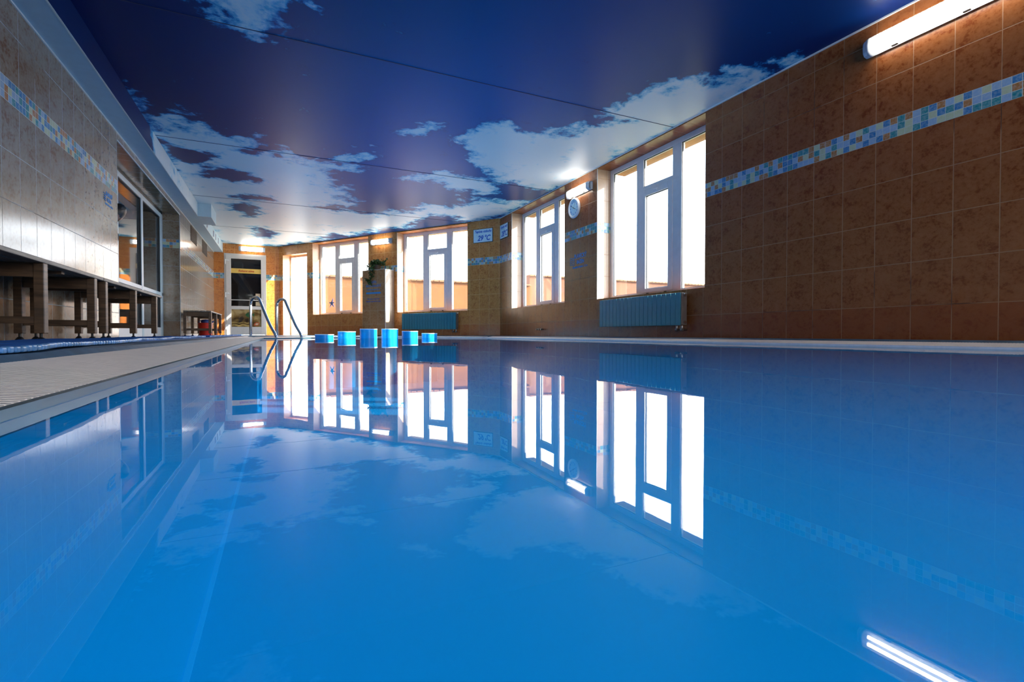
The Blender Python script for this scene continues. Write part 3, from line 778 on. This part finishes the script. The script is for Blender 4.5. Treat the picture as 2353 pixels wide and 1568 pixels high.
# ------------------------------------------------------------------ lamps
def make_lamp(name, label, L, loc, rotz, hh=.135):
    t = thing(name, label, 'lamp', loc, rotz, 'fluorescent wall lamps')
    MB().box(.01, L-.01, -.035, 0, .012, hh-.012, .004).build('housing', M['lamp_body'], t)
    # clear cover: rounded trough
    b = MB(); prof = [(-.03, 0), (-.075, .008), (-.095, .03), (-.10, hh/2), (-.095, hh-.03), (-.075, hh-.008), (-.03, hh)]
    A = [b.b.verts.new((.035, y, z)) for y, z in prof]; B_ = [b.b.verts.new((L-.035, y, z)) for y, z in prof]
    for i in range(len(prof)-1): b.b.faces.new((A[i], A[i+1], B_[i+1], B_[i]))
    b.build('cover', M['cover'], t, 60)
    for x0, x1 in ((0, .05), (L-.05, L)):
        e = MB(); s0 = .72 if x0 == 0 else 1; s1 = 1 if x0 == 0 else .72
        Pa = [e.b.verts.new((x0, y*s0, hh/2+(z-hh/2)*(.9 if x0 == 0 else 1))) for y, z in prof]+[e.b.verts.new((x0, 0, hh*.9)), e.b.verts.new((x0, 0, hh*.1))]
        Pb = [e.b.verts.new((x1, y*s1, hh/2+(z-hh/2)*(.9 if x0 else 1))) for y, z in prof]+[e.b.verts.new((x1, 0, hh*.9)), e.b.verts.new((x1, 0, hh*.1))]
        for i in range(len(Pa)): e.b.faces.new((Pa[i], Pa[(i+1) % len(Pa)], Pb[(i+1) % len(Pb)], Pb[i]))
        e.b.faces.new(Pa); e.build('end_cap', M['lamp_body'], t)
    for z in (hh*.30, hh*.70):
        tb = MB().cyl((L/2, -.066, z), .014, L-.16, 'x', 14).build('tube', M['tube'], t, 40)
        s = MB(); s.cyl((.068, -.066, z), .015, .022, 'x', 14); s.cyl((L-.068, -.066, z), .015, .022, 'x', 14); s.build('socket', M['toy_blue'], tb, 40)
    c = MB(); n = max(2, int(L/.38))
    for i in range(n):
        x = L*(i+.5)/n; c.box(x-.02, x+.02, -.06, -.045, -.004, .004)
    c.build('clip', M['black'], t)
    return t
make_lamp('wall_lamp', 'long twin-tube lamp glowing high on the bare tiled wall', 1.30, (UR, 2.40, 2.222), RZ_R, .142)
make_lamp('wall_lamp', 'short twin-tube lamp above the round clock', .65, (UR, 6.885, 2.20), RZ_R)
make_lamp('wall_lamp', 'short twin-tube lamp above the tiled pillar', .67, onD(3.563, 0, 2.225), RZ_D)
make_lamp('wall_lamp', 'short twin-tube lamp above the end door', .645, (-1.0, VF, 2.31), RZ_F)

make_lamp('wall_lamp', 'added unseen twin-tube lamp high on the window wall near the back wall', 1.30, (UR, .1, 2.222), RZ_R, .142)  # added out of view to brighten the near deck
make_lamp('wall_lamp', 'added unseen twin-tube lamp high on the bench wall near the back wall', 1.30, (UL, -2.0, 2.05), RZ_L, .142)  # second added lamp, unseen, also lights the near deck
# ------------------------------------------------------------------ clock
ck = thing('wall_clock', 'round white wall clock with pale blue face under a lamp', 'clock', (UR, 6.72, 2.035), RZ_R)
Rk = Matrix.Rotation(PI/2, 4, 'X')
b = MB(); b.lathe([(.0, 0), (.150, 0), (.160, .012), (.160, .028), (.150, .040), (.138, .043), (.128, .036), (.126, .022), (.0, .022)], 56)
for v in b.b.verts: v.co = Rk @ v.co
b.build('case', M['pvc'], ck, 40)
b = MB(); b.cyl((0, -.025, 0), .1255, .004, 'y', 48); b.build('dial', M['clockface'], ck)
for i in range(12):
    a = PI/2 - (i+1)*PI/6
    text_mesh('numeral', str(i+1), .036, M['ink'], (.098*math.cos(a), -.028, .098*math.sin(a)-.012), 0, ck, 0, .0008)
def hand(name, ang, L, wd, y):
    a = math.radians(ang); Mh = Matrix.Rotation(a, 4, 'Y')
    MB().box(-wd, wd, y-.001, y, -.02, L, 0, Mh).build(name, M['black'], ck)
hand('hour_hand', 118, .062, .004, -.030); hand('minute_hand', 300, .098, .003, -.032); hand('second_hand', 30, .10, .0012, -.034)
MB().cyl((0, -.033, 0), .006, .006, 'y', 16).build('hub', M['black'], ck)

# ------------------------------------------------------------------ temperature signs
def sign(label, line1, num, loc, rotz, L=.50, H=.30, split=False):
    t = thing('temperature_sign', label, 'sign', loc, rotz)
    MB().box(0, L, -.012, 0, 0, H, .002).build('sign_frame', M['gasket'], t)
    MB().box(.010, L-.010, -.014, -.010, .010, H-.010).build('sign_board', M['sign'], t)
    text_mesh('lettering', line1, .078, M['ink'], (L/2, -.0145, H-.085), 0, t, .35, .0022, sx=.82)
    text_mesh('number', num, .155, M['ink'], (L*.36, -.0145, .045), 0, t, .3, .004, sx=.9)
    text_mesh('unit', '°C', .155, M['ink'], (L*.70, -.0145, .045), 0, t, .3, .004, sx=.9)
    b = MB()
    if split: b.box(L*.54, L*.545, -.0160, -.0140, .03, H-.10); b.box(.05, L*.54, -.0160, -.0140, H-.105, H-.102)
    else:
        b.cyl((L*.17, -.0150, .17), .004, .003, 'y', 10); b.cyl((L*.52, -.0150, .17), .004, .003, 'y', 10)
    b.build('fixing', M['radiator'], t)
sign('pale sign reading air temperature 29 °C on the slanted wall', 'Teplota vzduchu', '29', onD(6.57, 0, 2.02), RZ_D)
sign('pale sign reading water temperature 28 °C in the wall corner', 'Teplota vody', '28', (UR, 9.81, 2.037) if 0 else (UR, 9.66, 2.037), RZ_R, .40, .30, True)

# lettering stuck on the tiles
def wall_text(label, loc, rotz, sc=1):
    t = thing('wall_lettering', label, 'lettering', loc, rotz)
    text_mesh('lettering', 'PLAVECKÝ', .092*sc, M['ink2'], (.30*sc, -.002, .145*sc), 0, t, 0, .0012, sx=.78)
    text_mesh('lettering', 'BAZÉN', .085*sc, M['ink2'], (.30*sc, -.002, .055*sc), 0, t, 0, .0012, sx=.78)
    text_mesh('lettering', 'hloubka bazénu 1,2 m', .047*sc, M['ink2'], (.29*sc, -.002, -.01*sc), 0, t, 0, .0006, sx=1)
    b = MB()
    for r in range(4):
        b.tube([(.0+.14*sc*i/12, -.003, (.055+r*.033)*sc+.008*math.sin(i/12*2*PI)) for i in range(13)], .0045*sc, 6)
    b.build('wave_emblem', M['ink2'], t)
wall_text('blue lettering stuck on tiles below the round clock', (UR, 6.87, 1.09), RZ_R)
wall_text('faint blue lettering on grey wall tiles above the benches beside the niche', (UL, 6.28, 1.37), RZ_L, .62)

# ------------------------------------------------------------------ radiators
def radiator(label, loc, rotz, L=1.583, n=20, z0=.14, z1=.515):
    t = thing('radiator', label, 'radiator', (loc[0], loc[1], z0), rotz, 'radiators under the windows')
    H = z1-z0; w = L/n
    s = MB(); s.box(.002, w-.003, -.118, -.108, 0.0, H, .003)
    s.box(.012, w-.012, -.108, -.035, .01, H-.006, .003)
    first = s.build('section', M['radiator'], t)
    for i in range(1, n):
        o = first.copy(); C.objects.link(o); o.parent = t; o.location = (i*w, 0, 0)
    MB().box(L, L+.012, -.112, -.03, .004, H-.004, .004).build('side_plate', M['radiator_side'], t)
    for z in (.035, H-.03):
        MB().cyl((L+.018, -.07, z), .018, .02, 'x', 20).build('end_plug', M['chrome'], t, 40)
    v = MB(); v.cyl((L-.10, -.075, -.025), .014, .04, 'z', 16); v.cyl((L-.02, -.075, -.025), .014, .04, 'z', 16)
    v.cyl((L-.10, -.075, -.05), .018, .03, 'x', 16); v.cyl((L-.02, -.075, -.05), .018, .03, 'x', 16)
    v.tube([(L-.10, -.075, -.045), (L-.10, -.04, -.05), (L-.10, .0, -.05)], .008); v.tube([(L-.02, -.075, -.045), (L-.02, -.04, -.05), (L-.02, .0, -.05)], .008)
    v.build('valve', M['chrome_dark'], t, 40)
    b = MB()
    for x in (w*2, L-w*3): b.box(x-.006, x+.006, -.06, 0, H-.05, H-.02); b.box(x-.006, x+.006, -.06, 0, .02, .05)
    b.build('bracket', M['black'], t)
radiator('larger teal radiator under the window beside the bare tiled wall', (UR, 5.89, 0), RZ_R)
radiator('smaller grey-blue radiator under the window beside the tiled pillar', onD(4.62), RZ_D, 1.556)
def stubs(label, loc, rotz):
    t = thing('pipe_stubs', label, 'pipe', loc, rotz)
    for x in (0, .08, .16):
        p_ = MB(); p_.cyl((x, -.03, 0), .008, .06, 'y', 12); p_.cyl((x, -.05, 0), .015, .03, 'y', 12); p_.box(x-.012, x+.03, -.05, -.035, .008, .018)
        p_.build('valve', M['chrome_dark'], t, 40)
stubs('capped pipe valves low on the wall under the second window', (UR, 7.92, .12), RZ_R)
stubs('capped pipe valves low on wall beside the tiled pillar', onD(3.28, 0, .12), RZ_D)

# ------------------------------------------------------------------ benches
def make_bench(label, loc, legs, L, D=.42, group='wooden slatted benches'):
    """local x across (0 = pool side, negative to the wall), local y along"""
    t = thing('wooden_bench', label, 'bench', loc, 0, group)
    zt = .447
    n = 5; g = .012; w = (D-(n-1)*g)/n
    for i in range(n):
        x1 = -i*(w+g); MB().box(x1-w, x1, 0, L, zt-.024, zt, .004).build('slat', M['wood_top'], t)
    for y in legs:
        for x in (-.045, -D+.0):
            lg = MB().box(x, x+.045, y, y+.052, .045, zt-.024, .004).build('leg', M['wood_dark'], t)
            MB().lathe([(.0, 0), (.024, 0), (.024, .006), (.014, .020), (.007, .024), (.007, .045), (.0, .045)], 18, (x+.022, y+.026, 0)).build('foot', M['black'], lg, 40)
        MB().box(-D+.045, -.045, y+.012, y+.040, zt-.100, zt-.024, .003).build('beam', M['wood_dark'], t)
        MB().box(-D+.045, -.045, y+.012, y+.040, .098, .136, .003).build('rail', M['wood_dark'], t)
    for a, c in zip(legs, legs[1:]):
        y = (a+c)/2; MB().box(-D+.05, -.05, y, y+.045, zt-.042, zt-.024, .002).build('batten', M['wood_dark'], t)
    return t
make_bench('long slatted bench under the plain tiled wall, before the one at the niche', (-1.14, 2.60, 0), (.05, .867, 1.672), 1.865)
make_bench('long slatted bench standing in front of the glazed niche', (-1.14, 4.475, 0), (.034, .85, 1.655), 1.93)
make_bench('small slatted bench with a red bucket beneath, near the end door', (-1.09, 10.15, 0), (.03, .85, 1.66), 1.78)
# red bucket of pool toys under the far bench
bk = thing('red_bucket', 'red plastic bucket standing under the far small bench', 'bucket', (-1.33, 11.45, 0))
MB().lathe([(.0, 0), (.105, 0), (.125, .24), (.132, .245), (.130, .255), (.120, .255), (.10, .02), (.0, .02)], 32).build('body', M['red'], bk, 40)
MB().tube([(.128*math.cos(a), .02, .24+.0+.10*math.sin(a)*.8) for a in [PI*k/14 for k in range(15)]], .004, 8).build('handle', M['black'], bk, 60)
wc = thing('watering_can', 'dark blue toy watering can lying in the red bucket', 'toy', (-1.33, 11.45, .20), .4)
MB().lathe([(.0, .0), (.07, .0), (.078, .10), (.06, .12), (.055, .118), (.0, .11)], 26).build('body', M['toy_blue'], wc, 40)
MB().tube([(.06, 0, .03), (.12, 0, .07), (.15, 0, .09)], .013, 10).build('spout', M['toy_blue'], wc, 60)
MB().tube([(-.06, 0, .09), (-.11, 0, .09), (-.11, 0, .03), (-.068, 0, .02)], .007, 10).build('handle', M['toy_blue'], wc, 60)

# ------------------------------------------------------------------ slatted mats
def mat_edge(y):
    pts_ = [(-1, -.42), (1.43, -.535), (2.0, -.585), (3.0, -.66), (4.64, -.72), (7, -.78), (10, -.84), (15, -.92)]
    for (a, u0), (c, u1) in zip(pts_, pts_[1:]):
        if a <= y <= c: return u0+(u1-u0)*(y-a)/(c-a)
    return -.9
def make_mat(label, y0, y1, dx=0):
    t = thing('pool_mat', label, 'mat', (-.8, y0, 0), 0, 'blue slatted pool mats')
    b = MB(); tp = MB(); p = .028; n = int((y1-y0)/p)
    for i in range(n):
        y = i*p; e = mat_edge(y0+y)+.8+dx+.010*math.sin((y0+y)*5.1)+.006*math.sin((y0+y)*13)
        rz = random.uniform(-.001, .001); lift = .003*max(0, math.sin((y0+y)*4.3))
        b.box(-.275 if y0 > 9 else -.30+dx*.5, e-.004, y, y+.023, .0035+lift, .0145+lift+rz, .003)
        tp.box(e-.012, e+.006, y+.001, y+.022, .0025+lift, .0165+lift+rz, .004)
    b.build('slats', M['mat_blue'], t); tp.build('bar_ends', M['mat_tip'], t)
    r = MB()
    for x in (-.26, -.14, -.02, .08): r.box(x, x+.012, 0, n*p, .0, .004)
    r.build('rails', M['mat_blue'], t)
make_mat('blue slatted mat with beaded edge beside the long benches, first strip of the deck', .1, 3.30)
make_mat('blue slatted mat beside the niche glazing, second strip along the deck', 3.33, 7.0, -.03)
make_mat('blue slatted mat on the deck between niche and small bench', 7.03, 10.0, .02)
make_mat('blue slatted mat on the deck in front of end door', 10.03, 15.2, 0)

# ------------------------------------------------------------------ ladder rails
la = Vector((.455, .40, 0)).normalized(); lb_ = Vector((.66, -.75, 0)).normalized()
rail_root = thing('pool_ladder', 'curved stainless steel ladder handrails at the pool corner before the end door', 'ladder', (-.50, 10.70, 0))
def rail(off):
    def P(s, z): q = la*off + lb_*s; return (q.x, q.y, z)
    pts_ = [P(0, -.02), P(0, .30), P(0, .55)]
    for k in range(1, 12):
        a = PI*k/12*.85
        pts_.append(P(.135*(1-math.cos(a)), .60+.135*math.sin(a)))
    pts_ += [P(.34, .50), P(.50, .22), P(.62, .06), P(.655, .0), P(.665, -.06), P(.665, -.9)]
    # smooth
    v = [Vector(p) for p in pts_]; out = [v[0]]
    for i in range(len(v)-1):
        p0, p1, p2, p3 = v[max(i-1, 0)], v[i], v[i+1], v[min(i+2, len(v)-1)]
        for t_ in (.25, .5, .75, 1):
            out.append(.5*((2*p1)+(-p0+p2)*t_+(2*p0-5*p1+4*p2-p3)*t_*t_+(-p0+3*p1-3*p2+p3)*t_**3))
    r_ = MB().tube(out, .026, 18).build('handrail', M['chrome'], rail_root, 60)
    q = la*off
    MB().lathe([(.0, -.02), (.055, -.02), (.055, -.012), (.03, -.002), (.027, .0), (.0, .0)], 24, (q.x, q.y, 0)).build('flange', M['pvc'], r_, 40)
rail(0); rail(.60)
st = MB()
for z in (-.25, -.5, -.75):
    a_ = lb_*.665; c_ = a_ + la*.60; st.tube([(a_.x, a_.y, z), (c_.x, c_.y, z)], .02, 10)
st.build('rung', M['steel'], rail_root, 60)

# ------------------------------------------------------------------ blue drums standing in the water
drums = [(0.728, 9.489, 0.032), (1.127, 9.611, 0.084), (1.538, 9.728, 0.135), (1.963, 9.838, 0.138), (2.386, 9.948, 0.096), (2.821, 10.053, 0.052)]
words = ['lowest blue round drum, at the ladder end of the row in the water', 'second blue round drum from the ladder end of the row', 'tall blue round drum third from the ladder end, before the pillar',
         'tall blue round drum fourth from the ladder end, before the pillar', 'blue round drum fifth from the ladder end, before the radiator', 'low blue round drum sixth and last from the ladder end']
for (x, y, zt), wd in zip(drums, words):
    t = thing('blue_drum', wd, 'drum', (x, y, -.945), math.atan2(-y, -x)+PI/2, 'round blue drums standing in the pool')
    h = zt+.945
    MB().lathe([(.0, 0), (.155, 0), (.155, h-.012), (.150, h-.006), (.0, h-.006)], 56).build('body', M['drum'], t, 30)
    MB().lathe([(.154, h-.016), (.161, h-.014), (.162, h-.002), (.157, h), (.148, h), (.148, h-.006)], 56).build('rim', M['drum_rim'], t, 40)
    MB().box(-.160, -.152, -.012, .012, .02, h-.01, .002).build('side_strip', M['drum_rim'], t)
    MB().box(.152, .157, -.006, .006, .02, h-.01, .001).build('side_strip', M['drum_rim'], t)

# ------------------------------------------------------------------ person looking out of the niche
def person():
    t = thing('person', 'dark-haired person leaning out of the niche beside the benches', 'person', (-2.095, 7.12, 0), .12)
    # local: faces +x... body built facing -y
    V_ = {}; vs_ = []; rad = []; ed = []
    def nd(k, p, r, par=None):
        V_[k] = len(vs_); vs_.append(p); rad.append(r)
        if par: ed.append((V_[par], V_[k]))
    lean = lambda z: .60*max(0, (z-.80))**1.25
    def L(x, y, z): return (x+lean(z), y, z-.16*lean(z))
    nd('pelvis', L(0, 0, .86), (.13, .10)); nd('waist', L(0, 0, 1.0), (.115, .09), 'pelvis'); nd('chest', L(0, 0, 1.16), (.14, .10), 'waist')
    nd('neckb', L(0, 0, 1.29), (.07, .06), 'chest'); nd('neck', L(0, -.01, 1.36), (.05, .05), 'neckb'); nd('headb', L(0, -.02, 1.40), (.05, .05), 'neck')
    for s, n in ((1, 'r'), (-1, 'l')):
        nd('hip'+n, L(.09*s, 0, .82), (.09, .09), 'pelvis'); nd('knee'+n, (.11*s, -.02, .45), (.06, .06), 'hip'+n); nd('ankle'+n, (.12*s, .02, .08), (.04, .04), 'knee'+n)
        nd('toe'+n, (.13*s, -.13, .035), (.04, .03), 'ankle'+n)
        nd('sh'+n, L(.17*s, 0, 1.24), (.055, .055), 'chest'); nd('el'+n, L(.22*s, .02, .98), (.042, .042), 'sh'+n); nd('wr'+n, L(.21*s, -.10, .80), (.028, .03), 'el'+n)
        nd('palm'+n, L(.21*s, -.13, .73), (.032, .02), 'wr'+n)
        for k in range(4):
            nd('f%d%s' % (k, n), L(.21*s+(k-1.5)*.018, -.145, .68), (.009, .009), 'palm'+n); nd('g%d%s' % (k, n), L(.21*s+(k-1.5)*.019, -.135, .64-(.008 if k in (1, 2) else 0)), (.008, .008), 'f%d%s' % (k, n))
        nd('t'+n, L(.21*s-.035*s, -.15, .71), (.010, .010), 'palm'+n); nd('u'+n, L(.21*s-.045*s, -.165, .68), (.009, .009), 't'+n)
    me = bpy.data.meshes.new('body'); me.from_pydata(vs_, ed, []); o = bpy.data.objects.new('body', me); C.objects.link(o)
    sk = o.modifiers.new('s', 'SKIN')
    for v, r in zip(me.skin_vertices[0].data, rad): v.radius = r
    me.skin_vertices[0].data[0].use_root = True
    sd = o.modifiers.new('d', 'SUBSURF'); sd.levels = 2; sd.render_levels = 2
    dg = bpy.context.evaluated_depsgraph_get(); me2 = bpy.data.meshes.new_from_object(o.evaluated_get(dg)); bpy.data.objects.remove(o)
    bmt = bmesh.new(); bmt.from_mesh(me2)
    # head joins the same mesh
    hd = L(0, -.03, 1.49); HM = Matrix.Translation(hd) @ Matrix.Rotation(math.radians(HEADTILT), 4, 'Y')
    r = bmesh.ops.create_uvsphere(bmt, u_segments=40, v_segments=32, radius=1)
    for v in r['verts']:
        x, y, z = v.co
        sx, sy, sz = .076, .095, .118
        if z < 0: sx *= 1-.30*z*z; sy *= 1-.12*z*z
        q = Vector((x*sx, y*sy, z*sz))
        if y < -.2:
            fz = z; # face relief
            q.y += .010*math.exp(-((abs(x)-.38)/.16)**2-((fz-.02)/.14)**2)       # eye sockets
            q.y -= .030*math.exp(-(x/.14)**2-((fz+.25)/.16)**2)                  # nose
            q.y -= .008*math.exp(-(x/.3)**2-((fz+.58)/.08)**2)                   # lips
            q.y -= .006*math.exp(-(x/.3)**2-((fz+.85)/.1)**2)                    # chin
        v.co = HM @ q
    for sgn in (1, -1):
        r = bmesh.ops.create_uvsphere(bmt, u_segments=16, v_segments=12, radius=1)
        for v in r['verts']: v.co = HM @ Vector((sgn*.078+v.co.x*.010, .005+v.co.y*.018, -.008+v.co.z*.032))
    me3 = bpy.data.meshes.new('body'); bmt.to_mesh(me3); bmt.free()
    for p_ in me3.polygons: p_.use_smooth = True
    me3.materials.append(M['skin']); bo = bpy.data.objects.new('body', me3); C.objects.link(bo); bo.parent = t
    h = MB()
    for k, (sc, off) in enumerate((((.086, .104, .125), (0, .008, .012)),)):
        r = bmesh.ops.create_uvsphere(h.b, u_segments=44, v_segments=34, radius=1)
        dele = []
        for v in r['verts']:
            x, y, z = v.co
            if z < -.5-.2*y or (y < -.35 and z < .02-.15*x): dele.append(v); continue
            w_ = 1+.05*noise.noise(Vector((x*6, y*6, z*3)))
            v.co = HM @ Vector((x*sc[0]*w_+off[0], y*sc[1]*w_+off[1], z*sc[2]*w_+off[2]))
        bmesh.ops.delete(h.b, geom=dele, context='VERTS')
    h.build('hair', M['hair'], t, 80)
    e = MB()
    for sgn in (1, -1):
        r = bmesh.ops.create_uvsphere(e.b, u_segments=16, v_segments=12, radius=.011)
        for v in r['verts']: v.co = HM @ (v.co + Vector((sgn*.030, -.079, .003)))
    e.build('eye', M['eye'], bo, 60)
    e = MB()
    for sgn in (1, -1):
        r = bmesh.ops.create_uvsphere(e.b, u_segments=12, v_segments=10, radius=.0055)
        for v in r['verts']: v.co = HM @ (v.co + Vector((sgn*.030, -.0875, .003)))
        for q in range(6):
            pass
    e.build('pupil', M['black'], bo, 60)
    # shirt and trousers: shells around the body
    for nm, z0, z1, mt in (('shirt', .84, 1.33, 'shirt'), ('trousers', .10, .92, 'toy_blue')):
        b = MB(); b.b.from_mesh(me2)
        bmesh.ops.delete(b.b, geom=[v for v in b.b.verts if not (z0 < v.co.z < z1) or (nm == 'trousers' and abs(v.co.x) > .185) or (nm == 'trousers' and v.co.y < -.10 and v.co.z > .5)], context='VERTS')
        b.b.normal_update()
        for v in b.b.verts: v.co += v.normal*.010
        b.build(nm, M[mt], t, 80)
    return t
HEADTILT = 38
per = person()

# ------------------------------------------------------------------ outside
sof = simple('sunlit_tan_soffit', (.30, .16, .06), .8)
for i_, (lc, rz_, w_) in enumerate((((UR, 6.117, 0), RZ_R, 2.05), ((UR, 9.093, 0), RZ_R, 2.05), (onD(4.375), RZ_D, 2.05), (onD(1.39), RZ_D, 2.05))):
    o = MB().box(0, w_, .31, .50, 2.43, 2.62).build('trim_%d' % (20+i_), sof, loc=lc, rotz=rz_); o['kind'] = 'structure'
b = MB(); b.box(UR+.32, 60, -20, 45, -.30, -.12); 
g = b.build('ground_outside', M['grass']); g['kind'] = 'structure'
b = MB(); b.box(-12, UR+.32, VF+.4, 45, -.30, -.12)
g = b.build('ground_behind', M['grass']); g['kind'] = 'structure'
def house(label, x0, x1, y0, h, mat):
    t = thing('garden_building', label, 'building', ((x0+x1)/2, y0, -.12))
    w_ = (x1-x0)/2
    MB().box(-w_, w_, 0, 3, 0, h+.12).build('wall', mat, t)
    b = MB(); n = int((x1-x0)/.22)
    for i in range(n): b.box(-w_+i*.22, -w_+i*.22+.20, -.10, 3.1, h+.10, h+.16+.02*random.random(), .01)
    b.build('roof_edge', M['roof'], t)
house('low orange rendered building beyond the windows flanking the pillar', .5, 9.6, 18.5, 2.05, M['render_orange'])
house('pinkish garden building beyond the window above the larger radiator', 10.0, 24, 19.5, 2.6, M['render_pink'])
def bush(label, x, y, s, n=240):
    t = thing('garden_bush', label, 'bush', (x, y, -.12), group='bushes outside the windows')
    b = MB()
    for k in range(n):
        a = random.uniform(0, 6.28); r = s*math.sqrt(random.random())*.8; z = random.uniform(.05, 1)*s*1.1
        leaf(b, (r*math.cos(a), r*math.sin(a), z), .11*random.uniform(.7, 1.4))
    b.build('foliage', M['leaf_out'], t)
    MB().tube([(0, 0, 0), (0, 0, s*.7)], .03, 8).build('stem', M['stem'], t)
bush('leafy garden bush outside the window above the larger radiator', 8.3, 10.4, .75)
bush('low garden bush outside the window beside the clock', 7.0, 13.4, .62)
bush('low garden bush before the orange building, behind the corner signs', 8.0, 16.9, .55)
bush('low garden bush outside the window with the starfish', 3.2, 17.6, .55)

# ------------------------------------------------------------------ light
sun = bpy.data.lights.new('sun', 'SUN'); sun.energy = 22; sun.angle = math.radians(.6); sun.color = (1, .90, .76)
so = bpy.data.objects.new('sun', sun); C.objects.link(so)
so.rotation_euler = Vector((-1, .594, -.57)).to_track_quat('-Z', 'Y').to_euler()
wd = bpy.data.worlds.new('world'); bpy.context.scene.world = wd; wd.use_nodes = True
nt = wd.node_tree; nt.nodes.clear()
ou = nt.nodes.new('ShaderNodeOutputWorld'); bg = nt.nodes.new('ShaderNodeBackground'); tc = nt.nodes.new('ShaderNodeTexCoord')
sx = nt.nodes.new('ShaderNodeSeparateXYZ'); cr = nt.nodes.new('ShaderNodeValToRGB')
nt.links.new(tc.outputs['Generated'], sx.inputs[0]); nt.links.new(sx.outputs[2], cr.inputs[0])
cr.color_ramp.elements[0].position = 0; cr.color_ramp.elements[0].color = (.95, .97, 1, 1)
cr.color_ramp.elements[1].position = .6; cr.color_ramp.elements[1].color = (.62, .80, 1, 1)
nt.links.new(cr.outputs[0], bg.inputs[0]); bg.inputs[1].default_value = 10; nt.links.new(bg.outputs[0], ou.inputs[0])
def portal(loc, rotz, w_, h_):
    l = bpy.data.lights.new('window_portal', 'AREA'); l.shape = 'RECTANGLE'; l.size = w_; l.size_y = h_; l.cycles.is_portal = True
    o = bpy.data.objects.new('window_portal', l); C.objects.link(o)
    n_in = Vector((math.sin(rotz), -math.cos(rotz), 0))    # local -y
    o.location = loc; o.rotation_euler = n_in.to_track_quat('-Z', 'Y').to_euler()
zc = (WZ0+WZ1)/2
portal((UR+.31, -(W4[0]+W4[1])/2, zc), RZ_R, 2.05, 1.92); portal((UR+.31, -(W3[0]+W3[1])/2, zc), RZ_R, 2.05, 1.92)
portal((.875, VN-.31, zc), RZ_B, 2.05, 1.92); portal((3.075, VN-.31, zc), RZ_B, 2.05, 1.92)  # portals of the added back windows
portal(onD(5.39, -.31, zc), RZ_D, 2.05, 1.92); portal(onD(2.41, -.31, zc), RZ_D, 2.05, 1.92); portal(onD(.66, -.31, 1.1), RZ_D, 1.0, 2.2)

# ------------------------------------------------------------------ camera
cam = bpy.data.cameras.new('camera'); cam.sensor_width = 36; cam.lens = 1138/2353*36; cam.clip_start = .01; cam.clip_end = 200
co_ = bpy.data.objects.new('camera', cam); C.objects.link(co_)
co_.location = (0, 0, .045); co_.rotation_euler = (PI/2-.0151, 0, -.4386)
sc = bpy.context.scene; sc.camera = co_
sc.view_settings.view_transform = 'Standard'; sc.view_settings.look = 'None'; sc.view_settings.exposure = .2
sc.cycles.use_denoising = True; sc.cycles.max_bounces = 8; sc.cycles.diffuse_bounces = 4; sc.cycles.glossy_bounces = 4
sc.cycles.transparent_max_bounces = 12; sc.cycles.sample_clamp_indirect = 6; sc.cycles.caustics_reflective = False
